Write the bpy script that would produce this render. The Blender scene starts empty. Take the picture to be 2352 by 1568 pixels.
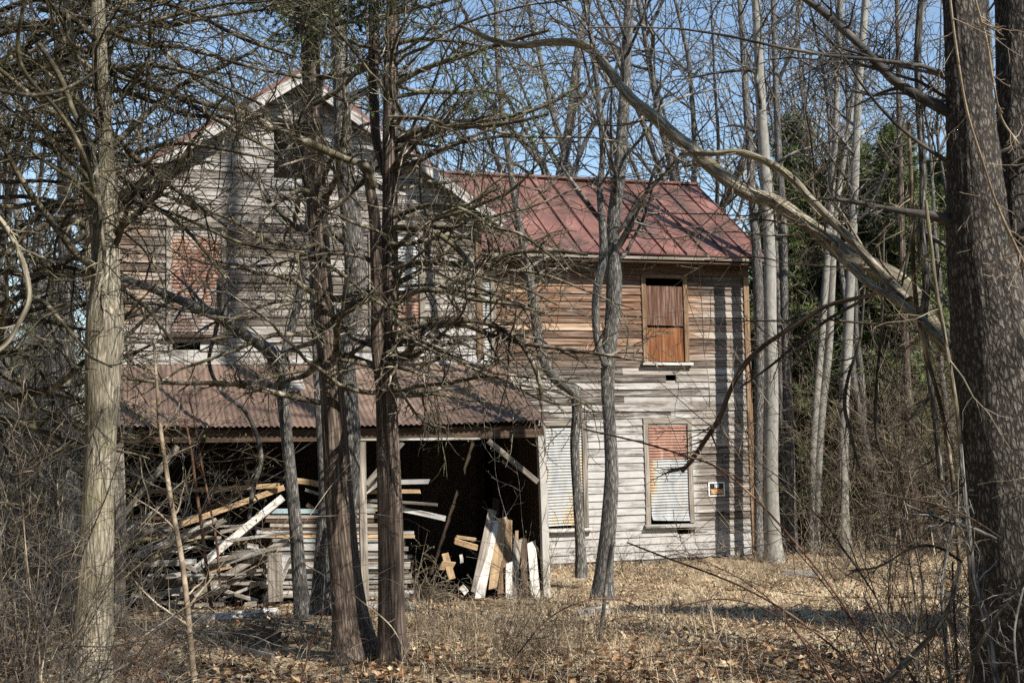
import bpy, math, random
import numpy as np
from mathutils import Vector, noise as mnoise
rng = np.random.default_rng(7); random.seed(7)
SC = bpy.context.scene; COL = SC.collection

# ------------------------------------------------------------------ camera
FPX = 2840.0; TH = math.atan(246/FPX); PH = .02
CAM = np.array([0, 0, 1.9])
Fv = np.array([0, math.cos(TH), math.sin(TH)]); R0 = np.array([1., 0, 0]); U0 = np.array([0, -math.sin(TH), math.cos(TH)])
Rv = R0*math.cos(PH)-U0*math.sin(PH); Uv = U0*math.cos(PH)+R0*math.sin(PH)
def ray(px, py): return Fv*FPX+Rv*(px-1176)+Uv*(784-py)
def at(px, py, Y):
    d = ray(px, py); return CAM+d*(Y/d[1])
AH = math.radians(17)
HT = np.array([math.cos(AH), math.sin(AH), 0]); HN = np.array([-math.sin(AH), math.cos(AH), 0])
HK = at(1107, 700, 20.); HK[2] = 0
def hp(px, py, v):                       # point seen at a photo pixel on the plane v of the house, world space
    d = ray(px, py); t = (v-np.dot(CAM-HK, HN))/np.dot(d, HN); return CAM+d*t
def gz(x, y):                            # ground height
    s = np.clip((np.asarray(y, float)-11)/8, 0, 1); s = s*s*(3-2*s)
    return -.2*s+.05*np.sin(np.asarray(x)*.9+1)*np.sin(np.asarray(y)*.7)+.02*np.sin(np.asarray(x)*2.3+np.asarray(y)*1.9)

cd = bpy.data.cameras.new('camera'); cam = bpy.data.objects.new('camera', cd); COL.objects.link(cam)
from mathutils import Matrix
M = Matrix(((Rv[0], Uv[0], -Fv[0], CAM[0]), (Rv[1], Uv[1], -Fv[1], CAM[1]), (Rv[2], Uv[2], -Fv[2], CAM[2]), (0, 0, 0, 1)))
cam.matrix_world = M; cd.sensor_width = 36; cd.lens = 36*FPX/2352; cd.clip_end = 2000; cd.clip_start = .05
SC.camera = cam

# ------------------------------------------------------------------ light
SUNEL = math.radians(45); SUNAZ = math.radians(135)      # azimuth clockwise from +Y
w = bpy.data.worlds.new('World'); SC.world = w; w.use_nodes = True
nt = w.node_tree; bg = nt.nodes['Background']; sky = nt.nodes.new('ShaderNodeTexSky')
sky.sky_type = 'NISHITA'; sky.sun_disc = False; sky.sun_elevation = SUNEL; sky.sun_rotation = SUNAZ
sky.air_density = 1.2; sky.dust_density = 0; sky.ozone_density = 2
nt.links.new(sky.outputs[0], bg.inputs[0]); bg.inputs[1].default_value = .10
ld = bpy.data.lights.new('sun', 'SUN'); ld.energy = 5; ld.angle = math.radians(.5); ld.color = (1, .95, .88)
lo = bpy.data.objects.new('sun', ld); COL.objects.link(lo)
sv = Vector((math.sin(SUNAZ)*math.cos(SUNEL), math.cos(SUNAZ)*math.cos(SUNEL), math.sin(SUNEL)))
lo.rotation_euler = sv.to_track_quat('Z', 'Y').to_euler(); lo.location = (20, -20, 30)
SC.view_settings.view_transform = 'Standard'; SC.view_settings.look = 'None'
SC.view_settings.exposure = .8; SC.view_settings.gamma = 1
SC.cycles.max_bounces = 4; SC.cycles.diffuse_bounces = 2; SC.cycles.glossy_bounces = 2
SC.cycles.use_denoising = False

# ------------------------------------------------------------------ materials
def newmat(name, rough=.85, spec=.2):
    m = bpy.data.materials.new(name); m.use_nodes = True; nt = m.node_tree
    b = nt.nodes['Principled BSDF']; b.inputs['Roughness'].default_value = rough
    b.inputs['Specular IOR Level'].default_value = spec
    return m, nt, b
class G:                                 # small node-graph helper
    def __init__(s, nt): s.nt = nt
    def n(s, t, **kw):
        o = s.nt.nodes.new('ShaderNode'+t)
        for k, v in kw.items(): setattr(o, k, v)
        return o
    def put(s, sock, v):
        if hasattr(v, 'is_linked') or hasattr(v, 'links'): s.nt.links.new(v, sock)
        else: sock.default_value = v
    def coord(s, attr=None, scale=(1, 1, 1)):
        if attr: c = s.n('Attribute', attribute_name=attr).outputs['Vector']
        else: c = s.n('TexCoord').outputs['Object']
        mp = s.n('Mapping'); mp.inputs['Scale'].default_value = scale; s.nt.links.new(c, mp.inputs[0]); return mp.outputs[0]
    def noise(s, vec, scale=1, detail=4, rough=.6, dist=0):
        o = s.n('TexNoise'); s.nt.links.new(vec, o.inputs['Vector']); o.inputs['Scale'].default_value = scale
        o.inputs['Detail'].default_value = detail; o.inputs['Roughness'].default_value = rough; o.inputs['Distortion'].default_value = dist
        return o.outputs['Fac']
    def vor(s, vec, scale=1, feature='F1'):
        o = s.n('TexVoronoi', feature=feature); s.nt.links.new(vec, o.inputs['Vector']); o.inputs['Scale'].default_value = scale
        return o.outputs['Distance']
    def ramp(s, f, stops, interp='LINEAR'):
        o = s.n('ValToRGB'); s.put(o.inputs[0], f); cr = o.color_ramp; cr.interpolation = interp
        while len(cr.elements) < len(stops): cr.elements.new(.5)
        for e, (p, c) in zip(cr.elements, stops):
            e.position = p; e.color = (c, c, c, 1) if not hasattr(c, '__len__') else (*c, 1)
        return o.outputs[0]
    def mix(s, f, a, b, mode='MIX'):
        o = s.n('Mix', data_type='RGBA', blend_type=mode); s.put(o.inputs[0], f)
        for i, v in ((6, a), (7, b)): s.put(o.inputs[i], v if hasattr(v, 'links') else (*v, 1))
        return o.outputs[2]
    def math(s, op, a, b=0., clamp=False):
        o = s.n('Math', operation=op, use_clamp=clamp); s.put(o.inputs[0], a); s.put(o.inputs[1], b); return o.outputs[0]
    def attr(s, name): return s.n('Attribute', attribute_name=name).outputs['Fac']
    def bump(s, h, strength, dist, bsdf):
        o = s.n('Bump'); o.inputs['Strength'].default_value = strength; o.inputs['Distance'].default_value = dist
        s.put(o.inputs['Height'], h); s.nt.links.new(o.outputs[0], bsdf.inputs['Normal'])

def bark(name, dark, mid, light, fx=22, fz=2.2, bump=.9, dist=.012, moss=None, ridge=.5, patch=None, fine=.5):
    m, nt, b = newmat(name); g = G(nt)
    v = g.coord('bco', (fx, fx, fz)); v2 = g.coord('bco', (fx*2.6, fx*2.6, fz*3))
    a = g.noise(v, 1, 5, .6, .4); c = g.noise(v2, 1, 3)
    nz = g.n('TexNoise'); nt.links.new(v, nz.inputs['Vector']); nz.inputs['Scale'].default_value = .9; nz.inputs['Detail'].default_value = 3
    ad = g.n('VectorMath', operation='MULTIPLY_ADD'); nt.links.new(nz.outputs['Color'], ad.inputs[0]); ad.inputs[1].default_value = (1.6, 1.6, 1.6); nt.links.new(v, ad.inputs[2])
    r = g.vor(ad.outputs[0], .8, 'DISTANCE_TO_EDGE')
    h = g.math('ADD', g.math('MULTIPLY', g.ramp(r, [(0, 0), (.28, 1)]), ridge), g.math('ADD', a, g.math('MULTIPLY', c, fine)))
    hh = g.math('DIVIDE', h, 1+fine+ridge)
    col = g.ramp(hh, [(.28, dark), (.5, mid), (.72, light)])
    big = g.noise(g.coord('bco', (3, 3, .8)), 1, 3)
    col = g.mix(g.ramp(big, [(.4, 0.), (.7, .55)]), col, [x*.55 for x in mid])
    if patch: col = g.mix(g.ramp(g.noise(g.coord('bco', (9, 9, 5)), 1, 3), [(.52, 0.), (.66, .6)]), col, patch)
    if moss: col = g.mix(g.ramp(g.noise(g.coord(None, (2.2, 2.2, 2.2)), 1, 5), [(.5, 0.), (.7, .8)]), col, moss)
    nt.links.new(col, b.inputs['Base Color']); g.bump(hh, bump, dist, b); return m
MB = {
 'pale': bark('bark_pale_furrowed', (.035, .028, .019), (.25, .22, .16), (.48, .43, .325), 58, 7, 1, .012, moss=(.24, .21, .11)),
 'cedar': bark('bark_red_shreddy', (.010, .007, .005), (.095, .07, .053), (.36, .285, .225), 46, 2.2, 1, .016, ridge=.35),
 'gray': bark('bark_gray_furrowed', (.016, .0145, .013), (.115, .107, .095), (.33, .31, .275), 64, 9, 1, .010, ridge=.7),
 'oak': bark('bark_blocky_oak', (.006, .005, .004), (.058, .049, .041), (.29, .26, .215), 74, 24, 1, .016, ridge=.55, fine=1.),
 'smooth': bark('bark_smooth_pale', (.15, .137, .112), (.27, .255, .22), (.40, .38, .335), 14, 5, .4, .005, ridge=.1, patch=(.13, .12, .095)),
}
def twigmat(name, a, b_, c, sc=3., moss=None):
    m, nt, b = newmat(name, .8); g = G(nt)
    f = g.noise(g.coord(None, (sc,)*3), 1, 6, .7)
    col = g.ramp(f, [(.33, a), (.5, b_), (.66, c)])  # high-contrast ramp puts dappled light and shade into the twig colour
    if moss: col = g.mix(g.ramp(g.noise(g.coord(None, (1.3,)*3), 1, 4), [(.45, 0.), (.65, .75)]), col, moss)
    nt.links.new(col, b.inputs['Base Color']); return m
MT = {
 'cedar': twigmat('twig_cedar_dead', (.010, .008, .006), (.075, .06, .042), (.44, .39, .30), 8, (.10, .092, .045)),
 'olive': twigmat('twig_olive_mossy', (.007, .006, .004), (.042, .034, .023), (.34, .295, .205), 8, (.065, .058, .026)),
 'gray': twigmat('twig_gray', (.014, .013, .011), (.075, .069, .06), (.36, .335, .29), 5),
 'tan': twigmat('twig_tan', (.06, .042, .026), (.24, .185, .125), (.50, .43, .32), 5),
 'red': twigmat('twig_reddish', (.028, .013, .008), (.095, .047, .03), (.30, .18, .12), 4),
 'dark': twigmat('twig_dark', (.012, .010, .009), (.05, .045, .039), (.16, .146, .125), 4),
 'brush': twigmat('twig_brush', (.016, .011, .007), (.09, .068, .045), (.44, .37, .265), 4),
}
def woodmat(name, a, b_, c, paint=None, pamt=.5):
    m, nt, b = newmat(name, .8); g = G(nt)
    v = g.coord('bco', (30, 30, 1.6)); f = g.noise(v, 1, 5, .65, .3)
    col = g.ramp(f, [(.3, a), (.5, b_), (.7, c)])
    if paint: col = g.mix(g.ramp(g.noise(g.coord('bco', (14, 14, 1.2)), 1, 5, .7), [(.62-pamt*.4, 0.), (.70-pamt*.4, 1.)]), col, paint)
    tint = g.n('ObjectInfo').outputs['Random']
    col = g.mix(1., col, g.ramp(tint, [(0, .55), (1, 1.1)]), 'MULTIPLY')
    nt.links.new(col, b.inputs['Base Color']); g.bump(f, .5, .006, b); return m
MW = {
 'gray': woodmat('wood_weathered', (.085, .07, .055), (.26, .225, .18), (.45, .40, .33)),
 'white': woodmat('wood_white_paint', (.11, .09, .07), (.28, .245, .20), (.46, .42, .355), (.62, .60, .56), .42),
 'tan': woodmat('wood_fresh_tan', (.26, .165, .085), (.44, .30, .165), (.58, .42, .25)),
 'brown': woodmat('wood_dark_brown', (.035, .022, .014), (.10, .065, .042), (.17, .12, .08)),
 'blue': woodmat('wood_pale_blue_paint', (.12, .10, .08), (.30, .27, .23), (.46, .42, .36), (.42, .54, .56), .45),
 'cream': woodmat('wood_cream_paint', (.3, .26, .2), (.55, .5, .42), (.66, .62, .54), (.68, .64, .57), .6),
 'amber': woodmat('wood_amber', (.07, .042, .022), (.185, .115, .065), (.30, .205, .125)),
}
def sidingmat():
    m, nt, b = newmat('clapboard_weathered', .85); g = G(nt)
    v = g.coord(None, (1.1, 3, 34)); f = g.noise(v, 1, 6, .68, .5)
    v2 = g.coord(None, (2.6, 3, 8)); p = g.noise(v2, 1, 6, .7, .6)
    tint = g.attr('tint'); paint = g.attr('paint'); br = g.attr('brown')
    wood = g.ramp(g.math('ADD', f, g.math('MULTIPLY', g.math('SUBTRACT', tint, .5), .22)), [(.34, (.045, .036, .029)), (.46, (.15, .125, .10)), (.58, (.27, .24, .205)), (.75, (.43, .40, .355))])
    bro = g.ramp(g.math('ADD', f, g.math('MULTIPLY', g.math('SUBTRACT', tint, .5), .3)), [(.3, (.022, .011, .006)), (.46, (.12, .052, .024)), (.58, (.24, .115, .05)), (.73, (.52, .33, .17))])
    bmask = g.ramp(g.math('ADD', br, g.math('MULTIPLY', g.math('SUBTRACT', p, .5), .9)), [(.32, 0.), (.72, .95)])
    col = g.mix(bmask, wood, bro)
    pm = g.math('ADD', g.math('ADD', paint, g.math('MULTIPLY', g.math('SUBTRACT', p, .5), 1.1)), g.math('ADD', g.math('MULTIPLY', g.math('SUBTRACT', f, .5), 1.4), g.math('MULTIPLY', g.math('SUBTRACT', tint, .5), .28)))
    pm = g.math('MULTIPLY', g.ramp(pm, [(.36, 0.), (.72, 1.)]), .9)
    col = g.mix(pm, col, g.mix(g.ramp(p, [(.3, 0.), (.7, 1.)]), (.32, .305, .28), (.48, .465, .435)))
    nt.links.new(col, b.inputs['Base Color']); g.bump(f, .6, .006, b); return m
M_SIDING = sidingmat()
def metalmat(name, stops, sc=(1, 1, 1), rough=.6, metallic=0., streak=None, attr=None):
    m, nt, b = newmat(name, rough, .4); g = G(nt); b.inputs['Metallic'].default_value = metallic
    f = g.noise(g.coord(None, sc), 1, 6, .65, .4)
    if attr: f = g.math('ADD', f, g.math('MULTIPLY', g.attr(attr), 1.))
    col = g.ramp(f, stops)
    if streak:
        col = g.mix(g.ramp(g.noise(g.coord(None, streak[0]), 1, 5, .7), [(.45, 0.), (.68, .8)]), col, streak[1])
    nt.links.new(col, b.inputs['Base Color']); return m
M_ROOF = metalmat('roof_red_metal', [(.34, (.05, .03, .023)), (.46, (.125, .058, .044)), (.58, (.19, .083, .063)), (.74, (.28, .15, .12))], (1.5, 1.5, 1.5), .55, 0, ((4, .7, .7), (.075, .045, .034)))
M_PORCH = metalmat('roof_rusty_corrugated', [(.3, (.075, .05, .036)), (.48, (.15, .098, .07)), (.62, (.21, .145, .105)), (.8, (.33, .27, .22))], (.7, 1, 1), .65, 0, ((9, .5, .5), (.085, .055, .042)))
M_RUSTSHEET = metalmat('sheet_rusty', [(.25, (.26, .27, .27)), (.42, (.38, .29, .23)), (.52, (.31, .155, .10)), (.7, (.20, .085, .055))], (7, 1, 3), .6, 0, ((16, 1, 1.2), (.17, .085, .055)), 'rust')
M_GALV = metalmat('sheet_galvanised', [(.3, (.19, .205, .21)), (.52, (.33, .34, .335)), (.66, (.33, .29, .20)), (.8, (.36, .23, .10)), (.95, (.22, .09, .045))], (7, 1, 2.), .5, 0, ((20, 1, .8), (.30, .27, .22)), 'rust')
def flat(name, c, rough=.8, sc=6, var=.35):
    m, nt, b = newmat(name, rough); g = G(nt); f = g.noise(g.coord(None, (sc,)*3), 1, 5, .7)
    nt.links.new(g.ramp(f, [(.3, [x*(1-var) for x in c]), (.7, [min(1, x*(1+var)) for x in c])]), b.inputs['Base Color']); return m
M_DARK = flat('shadowed_old_boards', (.035, .025, .018)); M_STONE = flat('foundation_stone', (.13, .115, .095), .9, 5, .5)  # M_DARK has the porch shade worked into its near-black board colour
M_SIGNW = flat('sign_white', (.74, .74, .72), .5, 20, .06); M_SIGNK = flat('sign_black', (.028, .028, .026), .5, 20, .2); M_SIGNO = flat('sign_orange', (.80, .44, .20), .5, 20, .1)

# ------------------------------------------------------------------ mesh building
class Buf:
    def __init__(s): s.v = []; s.f4 = []; s.f3 = []; s.n = 0; s.attr = []; s.mi = []
    def add(s, V, F4=None, F3=None, bco=None):
        V = np.asarray(V, float).reshape(-1, 3)
        if F4 is not None and len(F4): s.f4.append(np.asarray(F4, np.int64).reshape(-1, 4)+s.n)
        if F3 is not None and len(F3): s.f3.append(np.asarray(F3, np.int64).reshape(-1, 3)+s.n)
        s.v.append(V); s.attr.append(V*0 if bco is None else np.asarray(bco).reshape(-1, 3)); s.n += len(V)
    def tubes(s, P, R, S=4, cap=False):
        P = np.asarray(P, float); R = np.asarray(R, float)
        if P.ndim == 2: P = P[None]; R = R[None]
        N, K, _ = P.shape
        if N == 0: return
        Tn = np.gradient(P, axis=1); Tn /= np.linalg.norm(Tn, axis=2, keepdims=True)+1e-9
        mean = P[:, -1]-P[:, 0]; mean /= np.linalg.norm(mean, axis=1, keepdims=True)+1e-9
        ref = np.where(np.abs(mean[:, 2:3]) > .75, np.array([[1., 0, 0]]), np.array([[0, 0, 1.]]))[:, None, :]
        A = np.cross(Tn, ref); A /= np.linalg.norm(A, axis=2, keepdims=True)+1e-9; B = np.cross(Tn, A)
        th = np.arange(S)*2*np.pi/S
        ring = (A[:, :, None, :]*np.cos(th)[None, None, :, None]+B[:, :, None, :]*np.sin(th)[None, None, :, None])
        V = P[:, :, None, :]+ring*R[:, :, None, None]
        L = np.concatenate([np.zeros((N, 1)), np.cumsum(np.linalg.norm(np.diff(P, axis=1), axis=2), axis=1)], 1)
        bc = np.zeros((N, K, S, 3)); bc[..., 0] = np.cos(th)*R[:, :, None]; bc[..., 1] = np.sin(th)*R[:, :, None]; bc[..., 2] = L[:, :, None]+rng.random((N, 1, 1))*9
        i = np.arange(K*S).reshape(K, S); a = i[:-1]; b = np.roll(i, -1, 1)[:-1]; c = np.roll(i, -1, 1)[1:]; d = i[1:]
        F = np.stack([a, b, c, d], -1).reshape(-1, 4)
        F = (F[None]+(np.arange(N)*K*S)[:, None, None]).reshape(-1, 4)
        s.add(V, F, None, bc)
    def box(s, c0, c1):
        x0, y0, z0 = c0; x1, y1, z1 = c1
        V = [(x0, y0, z0), (x1, y0, z0), (x1, y1, z0), (x0, y1, z0), (x0, y0, z1), (x1, y0, z1), (x1, y1, z1), (x0, y1, z1)]
        d = int(np.argmax(np.abs(np.array(c1)-np.array(c0)))); o = [k for k in range(3) if k != d]; off = rng.random()*20
        bc = [(p[o[0]], p[o[1]], p[d]+off) for p in V]
        s.add(V, [(3, 2, 1, 0), (4, 5, 6, 7), (0, 1, 5, 4), (1, 2, 6, 5), (2, 3, 7, 6), (3, 0, 4, 7)], None, bc)
    def bar(s, p0, p1, wdt, thk, up=(0, 0, 1), warp=0., skew=0.):        # board from p0 to p1; wide side along 'up' made square to it
        p0 = np.asarray(p0, float); p1 = np.asarray(p1, float); d = p1-p0; L = np.linalg.norm(d); d /= L
        u = np.asarray(up, float); u = u-d*(u@d); u /= np.linalg.norm(u)+1e-9; n = np.cross(d, u)
        k = 7; ts = np.linspace(0, 1, k); off = rng.random()*30; V = []; bc = []
        bend = warp*rng.normal(); bend2 = warp*rng.normal(); ch = min(.004, thk*.2)
        prof = [(-wdt/2+ch, -thk/2), (wdt/2-ch, -thk/2), (wdt/2, -thk/2+ch), (wdt/2, thk/2-ch), (wdt/2-ch, thk/2), (-wdt/2+ch, thk/2), (-wdt/2, thk/2-ch), (-wdt/2, -thk/2+ch)]
        for t in ts:
            arc = 4*t*(1-t); tw = (t-.5)*warp*1.5*bend
            for a, b in prof:
                q = p0+d*(L*t+skew*a*(1 if t in (0, 1) else 0))+u*(a+bend*arc)+n*(b+bend2*arc+tw*a*6)
                V.append(q); bc.append((a, b, L*t+off))
        F = [(i*8+j, i*8+(j+1) % 8, i*8+8+(j+1) % 8, i*8+8+j) for i in range(k-1) for j in range(8)]
        F += [(0, 3, 2, 1), (0, 5, 4, 3), (0, 7, 6, 5)]; e = (k-1)*8; F += [(e, e+1, e+2, e+3), (e, e+3, e+4, e+5), (e, e+5, e+6, e+7)]
        s.add(V, F, None, bc)
    def build(s, name, m, parent=None, smooth=True, off=(0, 0, 0), extra=None):
        me = bpy.data.meshes.new(name)
        V = np.concatenate(s.v)-np.asarray(off, float)[None]
        f4 = np.concatenate(s.f4) if s.f4 else np.zeros((0, 4), np.int64); f3 = np.concatenate(s.f3) if s.f3 else np.zeros((0, 3), np.int64)
        me.vertices.add(len(V)); me.vertices.foreach_set('co', V.astype(np.float32).ravel())
        nl = f4.size+f3.size; me.loops.add(nl); me.loops.foreach_set('vertex_index', np.concatenate([f4.ravel(), f3.ravel()]).astype(np.int32))
        npoly = len(f4)+len(f3); me.polygons.add(npoly)
        ls = np.concatenate([np.arange(len(f4))*4, f4.size+np.arange(len(f3))*3]).astype(np.int32)
        me.polygons.foreach_set('loop_start', ls)
        me.polygons.foreach_set('use_smooth', np.full(npoly, smooth, bool))
        me.update(calc_edges=True)
        a = me.attributes.new('bco', 'FLOAT_VECTOR', 'POINT'); a.data.foreach_set('vector', np.concatenate(s.attr).astype(np.float32).ravel())
        for k, arr in (extra or {}).items():
            a = me.attributes.new(k, 'FLOAT', 'POINT'); a.data.foreach_set('value', np.asarray(arr, np.float32).ravel())
        me.materials.append(m)
        o = bpy.data.objects.new(name, me); COL.objects.link(o)
        if parent: o.parent = parent
        return o
def tag(o, label=None, cat=None, group=None, kind=None):
    if label: o['label'] = label
    if cat: o['category'] = cat
    if group: o['group'] = group
    if kind: o['kind'] = kind
    return o
def empty(name, loc, label, cat, group=None, rz=0):
    o = bpy.data.objects.new(name, None); COL.objects.link(o); o.location = loc; o.rotation_euler = (0, 0, rz); o.empty_display_size = .2
    return tag(o, label, cat, group)
def smooth_path(pts, K):                 # Catmull-Rom through the rows of pts, K samples
    pts = np.asarray(pts, float)
    if len(pts) == 2: pts = np.array([pts[0], (pts[0]+pts[1])/2, pts[1]])
    p = np.vstack([2*pts[0]-pts[1], pts, 2*pts[-1]-pts[-2]]); n = len(pts)-1
    t = np.linspace(0, n-1e-6, K); i = t.astype(int); f = (t-i)[:, None]
    a, b, c, d = p[i], p[i+1], p[i+2], p[i+3]
    return .5*((2*b)+(-a+c)*f+(2*a-5*b+4*c-d)*f**2+(-a+3*b-3*c+d)*f**3)
def traced(pts, Y0, Y1=None, K=None):    # photo trace [(px, py, width px)] placed at depth Y0..Y1 -> centre line and radii
    Y1 = Y0 if Y1 is None else Y1; n = len(pts); out = []
    seg = np.concatenate([[0], np.cumsum([math.hypot(pts[i+1][0]-pts[i][0], pts[i+1][1]-pts[i][1]) for i in range(n-1)])]); seg /= seg[-1]
    for (px, py, wd), t in zip(pts, seg):
        Y = Y0+(Y1-Y0)*t; q = at(px, py, Y); out.append([*q, wd/2*Y/FPX])
    q = smooth_path(out, K or max(8, n*4)); return q[:, :3], np.maximum(q[:, 3], .0012)
def spawn(P, R, per, tr, ang, lf, K, wob, droop, rr, rmin, flat_=0., bias=None):
    """children of N parent polylines: per each, at t in tr, leaving at ang +- , length lf (lo,hi) of the parent's or, if > 0 third item, absolute"""
    N, K0, _ = P.shape; idx = np.repeat(np.arange(N), per); n = len(idx)
    t = rng.uniform(tr[0], tr[1], n); x = t*(K0-1); i = np.minimum(x.astype(int), K0-2); f = x-i
    pos = P[idx, i]*(1-f)[:, None]+P[idx, i+1]*f[:, None]; tan = P[idx, i+1]-P[idx, i]; tan /= np.linalg.norm(tan, axis=1, keepdims=True)+1e-9
    r0 = R[idx, i]*(1-f)+R[idx, i+1]*f
    q = rng.normal(size=(n, 3)); q[:, 2] *= 1-flat_
    if bias is not None: q += np.asarray(bias)[None]
    q -= tan*np.sum(q*tan, 1, keepdims=True); q /= np.linalg.norm(q, axis=1, keepdims=True)+1e-9
    an = rng.uniform(ang[0], ang[1], n)[:, None]; d = tan*np.cos(an)+q*np.sin(an)
    L = np.linalg.norm(np.diff(P, axis=1), axis=2).sum(1)[idx]*rng.uniform(lf[0], lf[1], n) if len(lf) == 2 else rng.uniform(lf[0], lf[1], n)
    if len(lf) == 2: L = L*(1.15-.6*t)
    out = np.zeros((n, K, 3)); out[:, 0] = pos; st = (L/(K-1))[:, None]
    for k in range(1, K):
        d = d+rng.normal(size=(n, 3))*wob; d[:, 2] += droop; d /= np.linalg.norm(d, axis=1, keepdims=True)+1e-9
        out[:, k] = out[:, k-1]+d*st
    rb = np.maximum(r0*rng.uniform(rr*.7, rr*1.2, n), rmin*1.3); tp = np.linspace(1, 0, K)[None]
    return out, rmin+(rb[:, None]-rmin)*tp
def rough_tube(b, P, R, S, amp, fr, fz):  # trunk with lobes and ridges pushed into the mesh
    K = len(P); Tn = np.gradient(P, axis=0); Tn /= np.linalg.norm(Tn, axis=1, keepdims=True)
    ref = np.array([0, 1., 0]) if abs(Tn[K//2][2]) > .7 else np.array([0, 0, 1.])
    A = np.cross(ref, Tn); A /= np.linalg.norm(A, axis=1, keepdims=True); B = np.cross(Tn, A)
    L = np.concatenate([[0], np.cumsum(np.linalg.norm(np.diff(P, axis=0), axis=1))]); V = np.zeros((K, S, 3)); bc = np.zeros((K, S, 3)); sd = random.random()*50
    for j in range(S):
        th = 2*math.pi*j/S; c, s_ = math.cos(th), math.sin(th)
        for k in range(K):
            n1 = mnoise.noise((c*1.1+sd, s_*1.1, L[k]*.8)); n2 = mnoise.noise((c*fr, s_*fr+sd, L[k]*fz)); n3 = 1-abs(mnoise.noise((c*fr*1.8, s_*fr*1.8, L[k]*fz*1.6+sd)))*2
            r = R[k]*(1+.13*n1)+amp*(n2*.8+n3*.6)
            V[k, j] = P[k]+(A[k]*c+B[k]*s_)*r; bc[k, j] = (c*R[k], s_*R[k], L[k]+sd)
    i = np.arange(K*S).reshape(K, S); F = np.stack([i[:-1], np.roll(i, -1, 1)[:-1], np.roll(i, -1, 1)[1:], i[1:]], -1).reshape(-1, 4)
    b.add(V, F, None, bc)
def extend(P, R, h, lean=(0, 0), K=14, rt=.3):   # carry a trunk on upward out of the picture
    d = P[-1]-P[-4]; d /= np.linalg.norm(d); pts = [P[-1]]; r = [R[-1]]; st = h/K
    for k in range(K):
        d = d+np.array([lean[0]*.1, lean[1]*.1, .12])+rng.normal(size=3)*.04; d /= np.linalg.norm(d); pts.append(pts[-1]+d*st); r.append(R[-1]*(1-(1-rt)*(k+1)/K))
    return np.vstack([P, np.array(pts[1:])]), np.concatenate([R, r[1:]])
def twiggy(b, P, R, n2=12, n3=6, l2=(.2, .5), l3=(.2, .5), droop=-.02, S=(6, 4, 3), wob=.16, r2=.42, rmin=.0016, n4=0, ang=(.6, 1.35), t0=.12):
    P = P[None] if P.ndim == 2 else P; R = R[None] if R.ndim == 1 else R
    b.tubes(P, R, S[0])
    if n2: 
        P2, R2 = spawn(P, R, n2, (t0, .99), ang, l2, 6, wob, droop, r2, rmin); b.tubes(P2, R2, S[1])
        if n3:
            P3, R3 = spawn(P2, R2, n3, (.15, .99), ang, l3, 5, wob, droop, .5, rmin*.85); b.tubes(P3, R3, S[2])
            if n4:
                P4, R4 = spawn(P3, R3, n4, (.2, .99), ang, l3, 4, wob, droop, .6, rmin*.7); b.tubes(P4, R4, 3); return P4
            return P3
        return P2
    return P
# ------------------------------------------------------------------ house
house = empty('farmhouse', HK, 'abandoned two storey clapboard farmhouse with rusty red roof, lean-to porch and boarded windows', 'house', None, AH)
EXPO = .133
def subtract(ivs, h0, h1):
    out = []
    for a, b in ivs:
        if h1 <= a or h0 >= b: out.append((a, b)); continue
        if h0 > a: out.append((a, h0))
        if h1 < b: out.append((h1, b))
    return out
def siding(name, u0, u1, z0, z1, v, holes=(), gable=None, paint=None, brown=None, side=None, label=None):
    """clapboard rows along u on plane v (front faces -v); side=u0 builds it along v on the plane u instead"""
    b = Buf(); tint = []; pa = []; br = []; z = z0; r = random.Random(name+str(u0))
    def put(U, Vv, Z): return (U, Vv, Z) if side is None else (side+Vv*1., U, Z)
    while z < z1-.01:
        zt = min(z+EXPO, z1); ivs = [(u0, u1)]
        for (h0, h1, ha, hb) in holes:
            if zt > ha+.03 and z < hb-.03: ivs = subtract(ivs, h0, h1)
        for (a, c) in ivs:
            x = a
            while x < c-.02:
                e = min(c, x+r.uniform(1.6, 4.2))
                if c-e < .5: e = c
                tl = [x, e]; bl = [x, e]
                if gable:
                    ga, gb = gable(z); gc, gd = gable(zt); bl = [max(x, ga), min(e, gb)]; tl = [max(x, gc), min(e, gd)]
                    if bl[1]-bl[0] < .02: x = e; continue
                    if tl[1] < tl[0]: tl = [(tl[0]+tl[1])/2]*2
                n = max(2, int((e-x)/.35)+1); tt = r.random(); dz = r.gauss(0, .003); th = .020+r.random()*.010; drop = r.random() < .05
                V = []; F = []; t1 = r.gauss(0, .004)
                for k in range(n+1):
                    s = k/n; ub = bl[0]+(bl[1]-bl[0])*s; ut = tl[0]+(tl[1]-tl[0])*s
                    jz = dz+r.gauss(0, .0022)+(s-.5)*t1*(4 if drop else 1); jv = r.gauss(0, .0025)
                    g = .003 if k not in (0, n) else 0
                    zb = z+jz-.004; zz = zt+.012
                    V += [put(ub, v-th-jv, zb), put(ut, v-.004, zz), put(ub, v-.002, zb+.001), put(ub, v+.03, z-.01), put(ut, v+.03, zt+.002)]
                    for _ in range(5):
                        tint.append(tt); pa.append(paint(ub, z) if paint else .4); br.append(brown(ub, z) if brown else 0)
                for k in range(n):
                    i = k*5; j = i+5; F += [(i, j, j+1, i+1), (i+2, j+2, j, i), (j+3, i+3, i+4, j+4)]
                F += [(0, 1, 2, 0)][:0]
                b.add(V, F); x = e
        z = zt
    o = b.build(name, M_SIDING, house, False, extra={'tint': tint, 'paint': pa, 'brown': br})
    if label: o['label'] = label
    return o
def sm(x, a, b): 
    t = min(1, max(0, (x-a)/(b-a))); return t*t*(3-2*t)
PK = (-2.95, 7.86); SL = .68             # main ridge (u, z) and slope
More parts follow.
